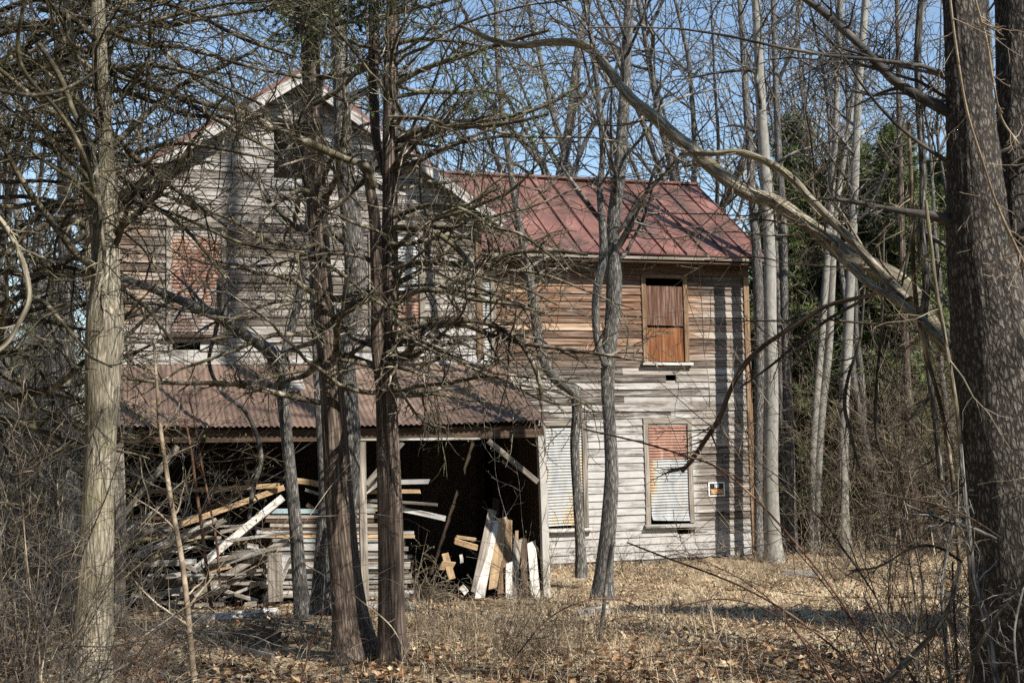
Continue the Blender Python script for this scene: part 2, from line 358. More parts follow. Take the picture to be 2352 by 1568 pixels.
ML, MR = -5.72, 0.0; WS = 1.6; WE = 5.66; MD = 8.0
def gab(z): hw = (PK[1]-.13-z)/SL; return (PK[0]-hw, PK[0]+hw)
def paint_main(u, z):
    p = .16+.40*sm(z, 5.5, 6.0)+.42*(1-sm(z, 3.6, 3.95)); p -= .14*sm(-u, 4.9, 5.2)*(1-sm(z, 5.4, 5.8)); return p-.08*math.sin(z*3+u)
def brown_main(u, z): return .27+.2*sm(-u, 4.9, 5.3)*(1-sm(z, 5.2, 5.7))
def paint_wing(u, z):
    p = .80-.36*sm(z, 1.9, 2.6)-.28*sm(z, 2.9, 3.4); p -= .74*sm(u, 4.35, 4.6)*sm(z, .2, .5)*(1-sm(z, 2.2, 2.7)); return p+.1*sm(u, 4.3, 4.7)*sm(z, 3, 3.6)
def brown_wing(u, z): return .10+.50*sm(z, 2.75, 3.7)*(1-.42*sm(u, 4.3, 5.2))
WM1 = (-4.93, -4.07, 3.72, 5.36); WM2 = (-1.84, -.98, 3.72, 5.36); GO = (-3.34, -2.70, 6.15, 7.04)
WU2 = (3.50, 4.38, 3.42, 4.97); WD2 = (3.46, 4.38, .48, 2.30); WD1 = (1.50, 2.32, .48, 2.28); WU1 = (-.2, .67, 3.42, 4.97)
def infl(h, d): return (h[0]-d, h[1]+d, h[2], h[3])
siding('front_wall', ML, MR, 3.34, 7.75, 0, [WM1, WM2, GO, (-4.86, -4.45, 3.50, 3.60), (-3.35, -3.22, 5.64, 5.74)], gab, paint_main, brown_main)
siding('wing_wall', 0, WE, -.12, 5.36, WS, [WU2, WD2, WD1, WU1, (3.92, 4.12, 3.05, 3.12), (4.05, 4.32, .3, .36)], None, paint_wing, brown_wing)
siding('side_wall', 0, MD, -.12, 5.75, 0, [], None, lambda u, z: .2, lambda u, z: .1, side=ML)
# plain rear and inner walls close the shell so that it is dark inside
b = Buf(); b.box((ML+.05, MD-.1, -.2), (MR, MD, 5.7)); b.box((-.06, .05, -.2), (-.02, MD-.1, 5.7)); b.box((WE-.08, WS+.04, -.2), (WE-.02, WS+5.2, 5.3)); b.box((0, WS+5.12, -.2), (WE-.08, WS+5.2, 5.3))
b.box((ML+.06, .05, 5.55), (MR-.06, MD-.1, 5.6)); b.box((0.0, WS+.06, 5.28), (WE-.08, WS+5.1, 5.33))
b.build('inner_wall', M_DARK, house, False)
# gable end of the wing on the right
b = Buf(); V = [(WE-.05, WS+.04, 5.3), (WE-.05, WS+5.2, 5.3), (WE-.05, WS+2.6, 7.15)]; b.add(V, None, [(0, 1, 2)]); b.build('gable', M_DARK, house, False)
# roofs
def slab(b, p00, p10, p11, p01, th, nu=14, nv=6, sag=.02):
    p00, p10, p11, p01 = [np.array(p, float) for p in (p00, p10, p11, p01)]; n = np.cross(p10-p00, p01-p00); n /= np.linalg.norm(n)
    if n[2] < 0: n = -n
    top = []; 
    for j in range(nv+1):
        for i in range(nu+1):
            s, t = i/nu, j/nv; q = (p00*(1-s)+p10*s)*(1-t)+(p01*(1-s)+p11*s)*t
            q = q+n*(sag*mnoise.noise((q[0]*.8, q[1]*.8, q[2])))+np.array([0, 0, -sag*1.5*math.sin(math.pi*s)*t]); top.append(q)
    top = np.array(top); m = len(top); V = np.vstack([top, top-n*th]); F = []; w_ = nu+1
    for j in range(nv):
        for i in range(nu):
            a = j*w_+i; F += [(a, a+1, a+w_+1, a+w_), (m+a+w_, m+a+w_+1, m+a+1, m+a)]
    edge = [list(range(w_)), list(range(m-1, m-w_-1, -1)), [j*w_ for j in range(nv, -1, -1)], [j*w_+nu for j in range(nv+1)]]
    for e in edge:
        for a, c in zip(e[:-1], e[1:]): F.append((a, c, m+c, m+a)[::-1])
    b.add(V, F); return n
zw = lambda u: PK[1]-abs(u-PK[0])*SL
OV = .30
b = Buf()
for sgn in (-1, 1):
    ue = PK[0]+sgn*3.27; slab(b, (ue, -OV, zw(ue)), (ue, MD+.3, zw(ue)), (PK[0], MD+.3, PK[1]), (PK[0], -OV, PK[1]), .05)
    n = np.array([sgn*SL, 0, 1])/math.hypot(1, SL)
    for k in range(20):                  # standing seams
        y = -OV+.02+k*.42; p0 = np.array([ue, y, zw(ue)])+n*.015; p1 = np.array([PK[0], y, PK[1]])+n*.015; b.bar(p0, p1, .035, .014, n)
b.build('roof', M_ROOF, house, False)
b = Buf(); RZ = WS+2.6; re, rr_ = (WS-.36, 5.37), (RZ, 7.38); u0, u1 = .06, WE+.28
slab(b, (u0, *re), (u1, *re), (u1, *rr_), (u0, *rr_), .035, 24, 8, .03); slab(b, (u0, 2*RZ-re[0], re[1]), (u1, 2*RZ-re[0], re[1]), (u1, *rr_), (u0, *rr_), .035)
d = np.array([0, rr_[0]-re[0], rr_[1]-re[1]]); d /= np.linalg.norm(d); n = np.array([0, -d[2], d[1]])
for k in range(15):
    u = u0+.1+k*.41; b.bar(np.array([u, *re])+n*.016, np.array([u+rng.normal()*.01, *rr_])+n*.0, .04, .014, n, .004)
b.bar((u0, rr_[0], rr_[1]+.0), (u1, rr_[0], rr_[1]+.0), .16, .05, (0, 1, 0), .01)
b.build('wing_roof', M_ROOF, house, False)
# eaves, rake boards, trim
b = Buf()
for sgn in (-1, 1):
    ue = PK[0]+sgn*3.25; b.bar((PK[0]-sgn*.02, -OV-.012, PK[1]-.13), (ue, -OV-.012, zw(ue)-.13), .15, .026, (0, 0, 1), .006)
b.build('rake_board', MW['white'], house, False)
b = Buf()
for sgn in (-1, 1):
    ue = PK[0]+sgn*3.22
    for k in range(3):
        y = -OV+.07+k*.13; b.bar((PK[0]-sgn*.02, y, PK[1]-.075), (ue, y, zw(ue)-.075), .125, .02, (0, 1, 0))
    b.box((min(ue, ue-sgn*.25), -.0, zw(ue)-.11), (max(ue, ue-sgn*.25), MD, zw(ue)-.08))
b.build('soffit', MW['gray'], house, False)
b = Buf(); b.bar((.1, WS-.375, 5.28), (WE+.2, WS-.375, 5.30), .05, .03, (0, 0, 1), .01); b.build('fascia', MW['gray'], house, False)
b = Buf(); b.box((.1, WS-.36, 5.215), (WE+.2, WS-.02, 5.235)); b.bar((0.02, WS-.035, 5.12), (WE, WS-.035, 5.12), .18, .03, (0, 0, 1)); b.bar((.02, WS-.06, 5.195), (WE, WS-.06, 5.195), .03, .07, (0, 0, 1)); b.build('cornice', MW['brown'], house, False)
def vboard(name, u, v, z0, z1, wd, m, th=.03): b = Buf(); b.bar((u, v, z0), (u+rng.normal()*.008, v, z1), wd, th, (1, 0, 0), .006); return b.build(name, m, house, False)
vboard('corner_board', MR-.05, -.026, 3.30, 5.68, .11, MW['amber']); vboard('corner_board', ML+.05, -.026, 3.3, 5.7, .11, MW['gray'])
vboard('corner_board', WE-.05, WS-.03, -.1, 5.1, .11, MW['amber'])
b = Buf(); b.bar((ML, -.03, 3.30), (MR, -.03, 3.30), .075, .03, (0, 0, 1), .008); b.build('flashing_board', MW['white'], house, False)
b = Buf()
for k in range(16):
    u = .1+k*.36; 
    b.box((u+.01, WS-.01+rng.random()*.03+(.1 if k in (6, 11) else 0), -.34), (u+.34, WS+.25, -.125+rng.normal()*.004))
b.build('foundation', M_STONE, house, False)
# windows covered with corrugated metal
def sheet(parent, u0, u1, z0, z1, v, m, pitch=.052, amp=.006, rust=None, curl=0., lapj=0.):
    n = int((z1-z0)/pitch*6); b = Buf(); V = []; ru = []; nu = 8
    for j in range(n+1):
        z = z0+(z1-z0)*j/n
        for i in range(nu+1):
            u = u0+(u1-u0)*i/nu
            c = curl*max(0, 1-(z-z0)/.18)**2*(1-.6*i/nu)
            V.append((u, v-amp*(1+math.cos(2*math.pi*(z-z0)/pitch))-c-lapj*(1-j/n)+.004*mnoise.noise((u*4, z*4, u0)), z+.006*mnoise.noise((u*3, 3, u0))+c*.5*(1-i/nu))); ru.append(rust(i/nu, j/n) if rust else 0)
    F = [(j*(nu+1)+i, j*(nu+1)+i+1, (j+1)*(nu+1)+i+1, (j+1)*(nu+1)+i) for j in range(n) for i in range(nu)]
    b.add(V, F); return b.build('metal_sheet', m, parent, True, extra={'rust': ru})
def window(h, v, label, m, frame_w=.09, head=True, sillm='white', left=True):
    u0, u1, z0, z1 = h; b = Buf()
    if left: b.bar((u0+frame_w/2-.02, v-.028, z0+.01), (u0+frame_w/2-.025, v-.028, z1), frame_w, .034, (1, 0, 0), .004)
    b.bar((u1-frame_w/2+.02, v-.028, z0+.01), (u1-frame_w/2+.02, v-.028, z1), frame_w, .034, (1, 0, 0), .004)
    if head: b.bar((u0-.02, v-.03, z1+.05), (u1+.02, v-.03, z1+.045), .1, .036, (0, 0, 1), .004)
    o = b.build('window', m, house, False); o['label'] = label
    b = Buf(); b.bar((u0-.06, v-.05, z0-.02), (u1+.06, v-.05, z0-.025+rng.normal()*.01), .13, .045, (0, 1, .15), .004); b.build('sill', MW[sillm], o, False)
    return o
o = window(WM1, 0, 'upper left window covered with rusty orange corrugated metal', MW['gray'], sillm='brown')
sheet(o, -4.87, -4.13, 4.45, 5.33, -.012, M_RUSTSHEET, rust=lambda s, t: .05-.35*sm(t, .75, 1)); sheet(o, -4.86, -4.12, 3.76, 4.47, -.004, M_RUSTSHEET, rust=lambda s, t: -.02-.14*(1-t))
o = window(WM2, 0, 'upper window behind the double cedar, covered with silver corrugated metal', MW['gray'], sillm='gray')
sheet(o, -1.78, -1.04, 4.45, 5.33, -.012, M_GALV, rust=lambda s, t: -.05); sheet(o, -1.78, -1.04, 3.76, 4.48, -.004, M_RUSTSHEET, rust=lambda s, t: -.1+.12*s)
o = window(WU1, WS, 'wing window half hidden behind the corner of the main block', MW['gray'], left=False)
sheet(o, -.0, .61, 3.46, 4.9, WS-.008, M_GALV, rust=lambda s, t: -.12)
o = window(WU2, WS, 'upper wing window closed with two brown plywood panels', MW['amber'], sillm='white')
ply = woodmat('plywood_stained', (.05, .024, .016), (.15, .07, .04), (.34, .25, .20)); ply2 = woodmat('plywood_orange', (.065, .022, .009), (.19, .07, .026), (.36, .18, .08))
b = Buf(); b.bar((3.935, WS-.012, 4.10), (3.945, WS-.012, 4.83), .74, .018, (1, 0, 0)); b.build('plywood_panel', ply, o, False)
b = Buf(); b.bar((3.945, WS-.0, 3.44), (3.945, WS-.0, 4.06), .75, .018, (1, 0, 0)); b.build('plywood_panel', ply2, o, False)
o = window(WD2, WS, 'lower wing window covered with corrugated metal, red rusty at the top', MW['gray'], sillm='white')
sheet(o, 3.54, 4.29, 1.66, 2.27, WS-.018, M_RUSTSHEET, rust=lambda s, t: .12); sheet(o, 3.55, 4.31, 1.05, 1.70, WS-.010, M_GALV, rust=lambda s, t: .42*(1-sm(s, .05, .3))-.08)
sheet(o, 3.56, 4.32, .53, 1.09, WS-.004, M_GALV, rust=lambda s, t: .3*(1-sm(s, .0, .22))*t-.1, curl=.07)
o = window(WD1, WS, 'lower wing window beside the porch post, covered with grey corrugated metal', MW['gray'], sillm='white')
sheet(o, 1.56, 2.26, 1.12, 2.25, WS-.014, M_GALV, rust=lambda s, t: .22*sm(s, .5, .9)-.04); sheet(o, 1.56, 2.26, .53, 1.16, WS-.006, M_GALV, rust=lambda s, t: .3*sm(s, .3, .8)*(1-t)+.02)
b = Buf(); b.bar((GO[0]-.03, -.03, GO[2]-.06), (GO[1]+.03, -.03, GO[2]-.05), .17, .03, (0, 0, 1)); b.bar((GO[1]+.03, -.03, GO[2]), (GO[1]+.03, -.03, GO[3]), .08, .03, (1, 0, 0)); b.bar((GO[0]-.03, -.03, GO[3]+.04), (GO[1]+.07, -.03, GO[3]+.04), .08, .03, (0, 0, 1))
o = b.build('attic_window', MW['white'], house, False); o['label'] = 'small glassless attic window, black inside'
# porch
b = Buf(); PU0, PU1 = -5.78, .22; nu = int((PU1-PU0)/.076*6); nv = 16; V = []
def porch_z(u, t): return 3.27+(2.30-3.27)*t-.05*math.sin(math.pi*(u-PU0)/6)*t*t+.012*mnoise.noise((u*1.2, t*3, 5))
for j in range(nv+1):
    t = j/nv
    for i in range(nu+1):
        u = PU0+(PU1-PU0)*i/nu; jag = .02*mnoise.noise((math.floor(u/.66)*7.3, 1, 2)) if j == nv else 0
        V.append((u, -.01-(2.52+jag)*t, porch_z(u, t)+.011*math.cos(2*math.pi*u/.076)))
F = [(j*(nu+1)+i, (j+1)*(nu+1)+i, (j+1)*(nu+1)+i+1, j*(nu+1)+i+1) for j in range(nv) for i in range(nu)]
b.add(V, F); b.build('porch_roof', M_PORCH, house, True)
b = Buf(); b.bar((PU0+.05, -2.40, 2.16), (PU1-.02, -2.40, 2.14), .17, .05, (0, 0, 1), .02); b.build('porch_beam', MW['brown'], house, False)
b = Buf(); b.bar((-2.6, -2.45, 2.065), (-.75, -2.45, 2.05), .03, .04, (0, 0, 1), .01); b.build('porch_trim', MW['white'], house, False)
b = Buf()
for k in range(9): u = -5.7+k*.73; b.bar((u, -.05, 3.18), (u, -2.35, 2.28), .1, .045, (0, 0, 1))
b.build('porch_rafters', MW['brown'], house, False)
for u, wdt, m in ((.16, .105, 'cream'), (-2.42, .1, 'gray'), (-5.6, .13, 'gray')):
    b = Buf(); b.bar((u+.03, -2.40, -.3), (u, -2.40, 2.07), wdt, .1, (1, 0, 0), .012); b.build('porch_post', MW[m], house, False)
for (ua, za), (ub, zb) in (((-.62, 2.02), (.1, 1.42)), ((-2.36, 1.45), (-1.85, 2.02)), ((-5.52, 1.15), (-4.85, 2.02))):
    b = Buf(); b.bar((ua, -2.41, za), (ub, -2.41, zb), .075, .04, (0, 0, 1)); b.build('porch_brace', MW['gray'], house, False)
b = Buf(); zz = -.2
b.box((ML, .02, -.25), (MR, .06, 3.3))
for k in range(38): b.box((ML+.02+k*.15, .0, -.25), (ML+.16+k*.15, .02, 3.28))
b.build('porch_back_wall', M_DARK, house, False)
for uu, v1 in ((.19, WS-.01), (ML+.02, -.01)):
    b = Buf(); v = -2.33
    while v < v1-.06:
        e = min(v+.165, v1); b.box((uu-.012+rng.random()*.008, v+.002, -.25+rng.random()*.05), (uu+.014, e-.004, 2.20-.0+.388*(min(v, -.05)+2.33)*.95)); v = e
    b.build('porch_side_wall', MW['brown'], house, False)
b = Buf(); b.box((-1.05, -.03, -.05), (-.15, .0, 2.0)); 
for z0, z1 in ((.15, .9), (1.05, 1.85)):
    for a, c in ((-.96, -.64), (-.56, -.24)): b.box((a, -.042, z0), (c, -.03, z1))
b.build('door', flat('door_dark_brown', (.06, .042, .03)), house, False)  # even dark brown base colour
b = Buf(); b.box((ML-.05, -2.38, -.30), (MR+.16, .0, -.14)); b.build('added_floor_slab', M_DARK, house, False)  # dark slab added over the dirt to stop bounced light under the porch
# a weathered hatch of boards lying on the porch roof
def hl(u, v, z): return HK+HT*u+HN*v+np.array([0, 0, z])
# ------------------------------------------------------------------ sign
def hw(px, py, v, m): return hp(px, py, v)
sg = empty('warning_sign', hl(4.86, WS-.03, 1.085), 'small black and orange no trespassing sign with white border nailed to the clapboards', 'sign', None, AH)
b = Buf(); b.box((-.165, -.004, -.13), (.165, .004, .13)); b.build('sign_plate', M_SIGNW, sg, False)
b = Buf(); b.box((-.138, -.0075, -.105), (.138, -.0045, .105)); b.build('sign_face', M_SIGNK, sg, False)
def text(body, size, z, m, sx=1., name='lettering', bold=.0):
    c = bpy.data.curves.new(name, 'FONT'); c.body = body; c.size = size; c.align_x = 'CENTER'; c.align_y = 'CENTER'; c.extrude = .001; c.offset = bold
    t = bpy.data.objects.new(name, c); COL.objects.link(t); bpy.context.view_layer.update()
    me = bpy.data.meshes.new_from_object(t.evaluated_get(bpy.context.evaluated_depsgraph_get())); bpy.data.objects.remove(t)
    me.materials.clear(); me.materials.append(m); o = bpy.data.objects.new(name, me); COL.objects.link(o); o.parent = sg
    o.location = (0, -.0095, z); o.rotation_euler = (math.pi/2, 0, 0); o.scale = (sx, 1, 1); return o
text('NO', .10, .055, M_SIGNW, .55, bold=.004); text('TRESPASSING', .115, -.045, M_SIGNO, .365, bold=.004)

# ------------------------------------------------------------------ ground
def grid(x0, x1, y0, y1, nx, ny):
    X, Y = np.meshgrid(np.linspace(x0, x1, nx), np.linspace(y0, y1, ny)); return X, Y
gx = np.concatenate([np.linspace(-400, -32, 12), np.linspace(-30, 30, 260), np.linspace(32, 400, 12)])
gy = np.concatenate([np.linspace(-60, 2, 12), np.linspace(3, 40, 170), np.linspace(45, 600, 14)])
X, Y = np.meshgrid(gx, gy); Z = gz(X, Y)
for k in range(Z.shape[0]):
    for i in range(Z.shape[1]):
        if abs(X[k, i]) < 30 and 3 < Y[k, i] < 40: Z[k, i] += .025*mnoise.noise((X[k, i]*2.2, Y[k, i]*2.2, 0))
b = Buf(); nx, ny = len(gx), len(gy); i = np.arange(nx*ny).reshape(ny, nx)
b.add(np.stack([X, Y, Z], -1), np.stack([i[:-1, :-1], i[:-1, 1:], i[1:, 1:], i[1:, :-1]], -1).reshape(-1, 4))
m, nt, bs = newmat('ground_litter', .95, .1); g = G(nt)
f = g.noise(g.coord(None, (9, 9, 9)), 1, 8, .75); f2 = g.noise(g.coord(None, (.7, .7, .7)), 1, 4); f3 = g.noise(g.coord(None, (30, 60, 30)), 1, 4, .7)
c1 = g.ramp(f, [(.3, (.04, .026, .015)), (.5, (.135, .09, .05)), (.7, (.30, .22, .135))]); c2 = g.ramp(f3, [(.3, (.20, .15, .09)), (.5, (.42, .335, .215)), (.7, (.60, .50, .35))])
col = g.mix(g.ramp(f2, [(.42, 0.), (.58, .8)]), c1, c2); col = g.mix(g.ramp(g.noise(g.coord(None, (1.1, 1.1, 1.1)), 1, 5), [(.6, 0.), (.72, .45)]), col, (.10, .13, .04))
nt.links.new(col, bs.inputs['Base Color']); g.bump(f, .8, .03, bs)
tag(b.build('ground', m), kind='structure')
def inframe(n, y0, y1, pw=1.):           # scatter over the visible wedge
    y = y0+(y1-y0)*rng.random(n)**pw; x = (rng.random(n)-.5)*2*(y*.44+.4); return x, y
def notinhouse(x, y):
    q = np.stack([x-HK[0], y-HK[1]], -1); u = q@HT[:2]; v = q@HN[:2]
    return ~(((u > ML) & (u < .1) & (v > -2.3)) | ((u > -.1) & (u < WE) & (v > WS)))
# fallen leaves
def leaf_mat(name, stops):
    m, nt, b = newmat(name, .75, .25); g = G(nt); nt.links.new(g.ramp(g.attr('tint'), stops), b.inputs['Base Color']); return m
nL = 26000; x, y = inframe(nL, 7, 24, 1.35); k = notinhouse(x, y); x, y = x[k], y[k]; n = len(x)
th = np.linspace(0, 2*np.pi, 10, endpoint=False); rad = np.array([1.0, .55, .72, .42, .6, .5, .6, .42, .72, .55])
size = rng.uniform(.016, .046, n)*(1+.55*(y < 11.5)); yaw = rng.uniform(0, 6.28, n); curl = rng.uniform(-.3, .9, n); tilt = rng.normal(0, .35, (n, 2))
lx = (np.cos(th)*rad)[None]*size[:, None]; ly = (np.sin(th)*rad*.75)[None]*size[:, None]; lz = curl[:, None]*(ly**2+.4*lx**2)/size[:, None]+tilt[:, :1]*lx+tilt[:, 1:]*ly
c, s_ = np.cos(yaw)[:, None], np.sin(yaw)[:, None]
V = np.stack([x[:, None]+lx*c-ly*s_, y[:, None]+lx*s_+ly*c, gz(x, y)[:, None]+.03+rng.random((n, 1))*.03+lz], -1)
cen = np.stack([x, y, gz(x, y)+.03], -1)[:, None]; V = np.concatenate([V, cen+np.array([0, 0, .012])], 1)
F = np.array([(j, (j+1) % 10, 10) for j in range(10)]); F = (F[None]+(np.arange(n)*11)[:, None, None]).reshape(-1, 3)
b = Buf(); b.add(V, None, F); ti = np.repeat(rng.random(n), 11)
tag(b.build('fallen_leaves', leaf_mat('leaf_litter', [(0, (.06, .026, .013)), (.35, (.17, .085, .04)), (.65, (.30, .19, .10)), (.9, (.44, .32, .19)), (1, (.55, .44, .29))]), None, False, extra={'tint': ti}), 'brown and tan fallen leaves littering the ground', 'leaves', kind='stuff')
# dry grass
def blades(name, label, n, y0, y1, pw, lmin, lmax, wid, lay, stops, mask=None, kind='stuff'):
    x, y = inframe(n, y0, y1, pw); k = notinhouse(x, y)
    if mask is not None: k &= mask(x, y)
    x, y = x[k], y[k]; n = len(x); L = rng.uniform(lmin, lmax, n); az = rng.uniform(0, 6.28, n); el = np.clip(rng.normal(lay, .35, n), .03, 1.5)
    d = np.stack([np.cos(az)*np.cos(el), np.sin(az)*np.cos(el), np.sin(el)], -1); p = np.stack([x, y, gz(x, y)-.01], -1); sd = np.stack([-np.sin(az), np.cos(az), 0*az], -1)*wid
    bend = np.array([0, 0, -1.])[None]*(L*.18)[:, None]
    p1 = p+d*(L*.5)[:, None]; p2 = p+d*L[:, None]+bend; p2[:, 2] = np.maximum(p2[:, 2], gz(p2[:, 0], p2[:, 1])+.01)
    V = np.stack([p-sd, p+sd, p1+sd*.8, p1-sd*.8, p2], 1); o4 = (np.arange(n)*5)[:, None]
    b = Buf(); b.add(V, o4+np.array([[0, 1, 2, 3]]), o4+np.array([[3, 2, 4]]))
    return tag(b.build(name, leaf_mat(name+'_colour', stops), None, False, extra={'tint': np.repeat(rng.random(n), 5)}), label, 'grass', kind=kind)
STRAW = [(0, (.16, .11, .06)), (.35, (.38, .29, .175)), (.8, (.58, .475, .315)), (1, (.68, .60, .44))]
def patch(sc, thr, seed=0):
    def f(x, y): return np.array([mnoise.noise((a*sc, c*sc, seed)) > thr for a, c in zip(x, y)])
    return f
blades('dry_grass', 'matted dry straw coloured grass around the house', 110000, 9, 25, 1., .05, .24, .0030, .25, STRAW, lambda x, y: (x > -1.5+rng.normal(size=len(x))*1.2))
blades('dry_grass', 'pale matted straw on the sunny ground before the wing', 90000, 13.5, 24, 1., .05, .18, .0042, .15, [(0, (.25, .18, .10)), (.4, (.47, .36, .215)), (1, (.70, .58, .38))], lambda x, y: (x > .2+rng.normal(size=len(x))*.8))
blades('standing_grass', 'thin tufts of standing dry weeds in front of the porch', 5200, 9.5, 16, 1., .15, .55, .0022, 1.0, STRAW, lambda x, y: (np.abs(x-.4) < 1.9+rng.normal(size=len(x))*.5))
blades('green_grass', 'sparse patches of fresh green grass', 9000, 8.5, 20, 1.2, .04, .11, .003, .8, [(0, (.035, .07, .014)), (1, (.13, .20, .05))], patch(.9, .28, 3))
# ------------------------------------------------------------------ traced trees
def base_of(px, py):                     # where a trunk meets the ground
    d = ray(px, py); t = (-.1-CAM[2])/d[2]; p = CAM+d*t; p[2] = float(gz(p[0], p[1])); return p
def tree_root(name, label, cat, p, group=None): return empty(name, (float(p[0]), float(p[1]), float(p[2])), label, cat, group)
def trunk_mesh(root, stems, m, name='trunk'):   # stems: list of (P, R, S, amp, fr, fz)
    for P, R, S, amp, fr, fz in stems:
        b = Buf(); rough_tube(b, P, R, S, amp, fr, fz); b.build(name, m, root, True, np.array(root.location))
def flare(P, R, z0, amt=.5, h=.5):
    return R*(1+amt*np.exp(-np.maximum(P[:, 2]-z0, 0)/h*2.2))
def stem(pts, Y0, Y1=None, K=40, ext=0, lean=(0, 0), fl=.35, base=None):
    P, R = traced(pts, Y0, Y1, K)
    if base is not None: R = flare(P, R, base, fl)
    if ext: P, R = extend(P, R, ext, lean)
    return P, R
def add_branches(root, paths, m, n2, n3, l2, l3, n4=0, droop=-.01, rmin=.0016, S=(6, 4, 3), name='branch', ang=(.6, 1.3), t0=.12, wob=.16):
    off = np.array(root.location)
    for P, R in paths:
        b = Buf(); twiggy(b, P, R, n2, n3, l2, l3, droop, S, wob, .42, rmin, n4, ang, t0); b.build(name, m, root, True, off)
def sprouting(P, R, n, tr, ang, lf, K=9, wob=.14, droop=0., rr=.4, rmin=.003, bias=None, flat_=0.):
    P2, R2 = spawn(P[None], R[None], n, tr, ang, (*lf, 1), K, wob, droop, rr, rmin, flat_, bias); return list(zip(P2, R2))
def foliage(root, tips, n, size, m, name='foliage', sp=.10, k=14, off=None):
    """sprays of short green needles around twig ends"""
    tips = tips[rng.integers(0, len(tips), n)]; c = tips+rng.normal(size=tips.shape)*sp
    ax = rng.normal(size=(n, 3)); ax[:, 2] -= .2; ax /= np.linalg.norm(ax, axis=1, keepdims=True)
    d = ax[:, None]*1.2+rng.normal(size=(n, k, 3))*.75; d /= np.linalg.norm(d, axis=2, keepdims=True)
    st = c[:, None]+ax[:, None]*(rng.random((n, k, 1))*size*1.2); L = size*rng.uniform(.5, 1.1, (n, k, 1)); sd = np.cross(d, rng.normal(size=(n, k, 3))); sd /= np.linalg.norm(sd, axis=2, keepdims=True)+1e-9
    wd = size*.085; V = np.stack([st-sd*wd, st+sd*wd, st+d*L], 2).reshape(-1, 3)
    b = Buf(); b.add(V, None, np.arange(len(V)).reshape(-1, 3)); o = b.build(name, m, root, False, np.array(root.location) if off is None else off, extra={'tint': np.repeat(rng.random(n), k*3)}); return o
M_NEEDLE = leaf_mat('cedar_needles', [(0, (.016, .026, .010)), (.5, (.045, .066, .022)), (.85, (.085, .105, .034)), (1, (.12, .125, .045))])
M_NEEDLE2 = leaf_mat('cedar_needles_far', [(0, (.035, .055, .02)), (.5, (.10, .135, .045)), (.85, (.16, .19, .062)), (1, (.21, .22, .08))])

# T1 pale furrowed trunk, left
r_ = at(215, 1600, 8.2); r_[2] = float(gz(r_[0], 8.2))
t1 = tree_root('bare_tree', 'thick pale furrowed trunk at the left, splitting into two stems behind the branch tangle', 'tree', r_)
main1 = stem([(210, 1640, 88), (214, 1500, 84), (222, 1300, 78), (226, 1150, 72), (232, 1000, 70), (236, 860, 80), (240, 740, 84), (246, 620, 52), (250, 500, 42), (246, 380, 38), (236, 260, 36), (228, 120, 32), (224, 0, 30)], 8.2, 8.2, 90, 7, base=float(r_[2]), fl=.45)
s2 = stem([(230, 800, 40), (216, 690, 36), (212, 600, 32), (210, 520, 28), (202, 430, 24), (190, 300, 22), (170, 150, 20), (150, 0, 18)], 8.2, 8.5, 50, 5)
trunk_mesh(t1, [(*main1, 40, .006, 6, 1.2), (*s2, 24, .004, 5, 1.2)], MB['pale'])
add_branches(t1, sprouting(*main1, 16, (.45, .95), (.7, 1.3), (.8, 2.2), bias=(0, -.3, .2))+sprouting(*s2, 8, (.3, .95), (.6, 1.2), (.8, 1.8)), MT['olive'], 14, 8, (.2, .5), (.25, .5), 3)
# T2 grey trunk behind it
r_ = base_of(168, 1395); t2 = tree_root('bare_tree', 'grey shaded trunk just left of the pale furrowed tree', 'tree', r_)
q2 = stem([(172, 1400, 46), (168, 1250, 42), (160, 1050, 38), (155, 900, 36), (152, 700, 34), (148, 500, 30), (146, 300, 28), (150, 100, 26), (155, 0, 24)], 14.6, 14.6, 60, 7, base=-.1)
trunk_mesh(t2, [(*q2, 26, .006, 5, 1.)], MB['gray'])
br2 = [traced([(196, 520, 18), (170, 508, 20), (140, 502, 20), (100, 520, 18), (50, 545, 15), (-20, 590, 12)], 11, 10, 20)]
add_branches(t2, br2+sprouting(*q2, 14, (.3, .95), (.7, 1.2), (.9, 2.6)), MT['olive'], 12, 8, (.2, .5), (.25, .5), 3)
# T3 slim forked tree before the porch
r_ = base_of(692, 1405); t3 = tree_root('bare_tree', 'slim grey tree forking before the porch roof, one arm reaching far left', 'tree', r_)
a3 = stem([(697, 1420, 36), (688, 1330, 32), (678, 1200, 29), (664, 1060, 27), (652, 940, 27), (643, 850, 32)], 14.6, 14.6, 60, base=-.1)
b3 = stem([(645, 870, 26), (625, 815, 32), (590, 785, 27), (540, 755, 25), (490, 722, 24), (440, 700, 23), (385, 678, 22), (330, 655, 20), (280, 640, 16), (190, 628, 12), (90, 600, 8)], 14.5, 12.5, 60)
c3 = stem([(644, 850, 22), (660, 790, 21), (678, 720, 19), (692, 650, 18), (702, 580, 17), (708, 500, 15), (700, 400, 13), (716, 300, 12), (730, 150, 10)], 14.6, 14.8, 50, 4)
trunk_mesh(t3, [(*a3, 22, .005, 5, 1.1), (*b3, 18, .004, 5, 1.1), (*c3, 16, .003, 5, 1.1)], MB['gray'])
add_branches(t3, sprouting(*b3, 16, (.3, 1), (.7, 1.3), (.5, 1.5))+sprouting(*c3, 10, (.4, 1), (.6, 1.2), (.6, 1.6)), MT['gray'], 10, 6, (.25, .55), (.25, .5), 2)
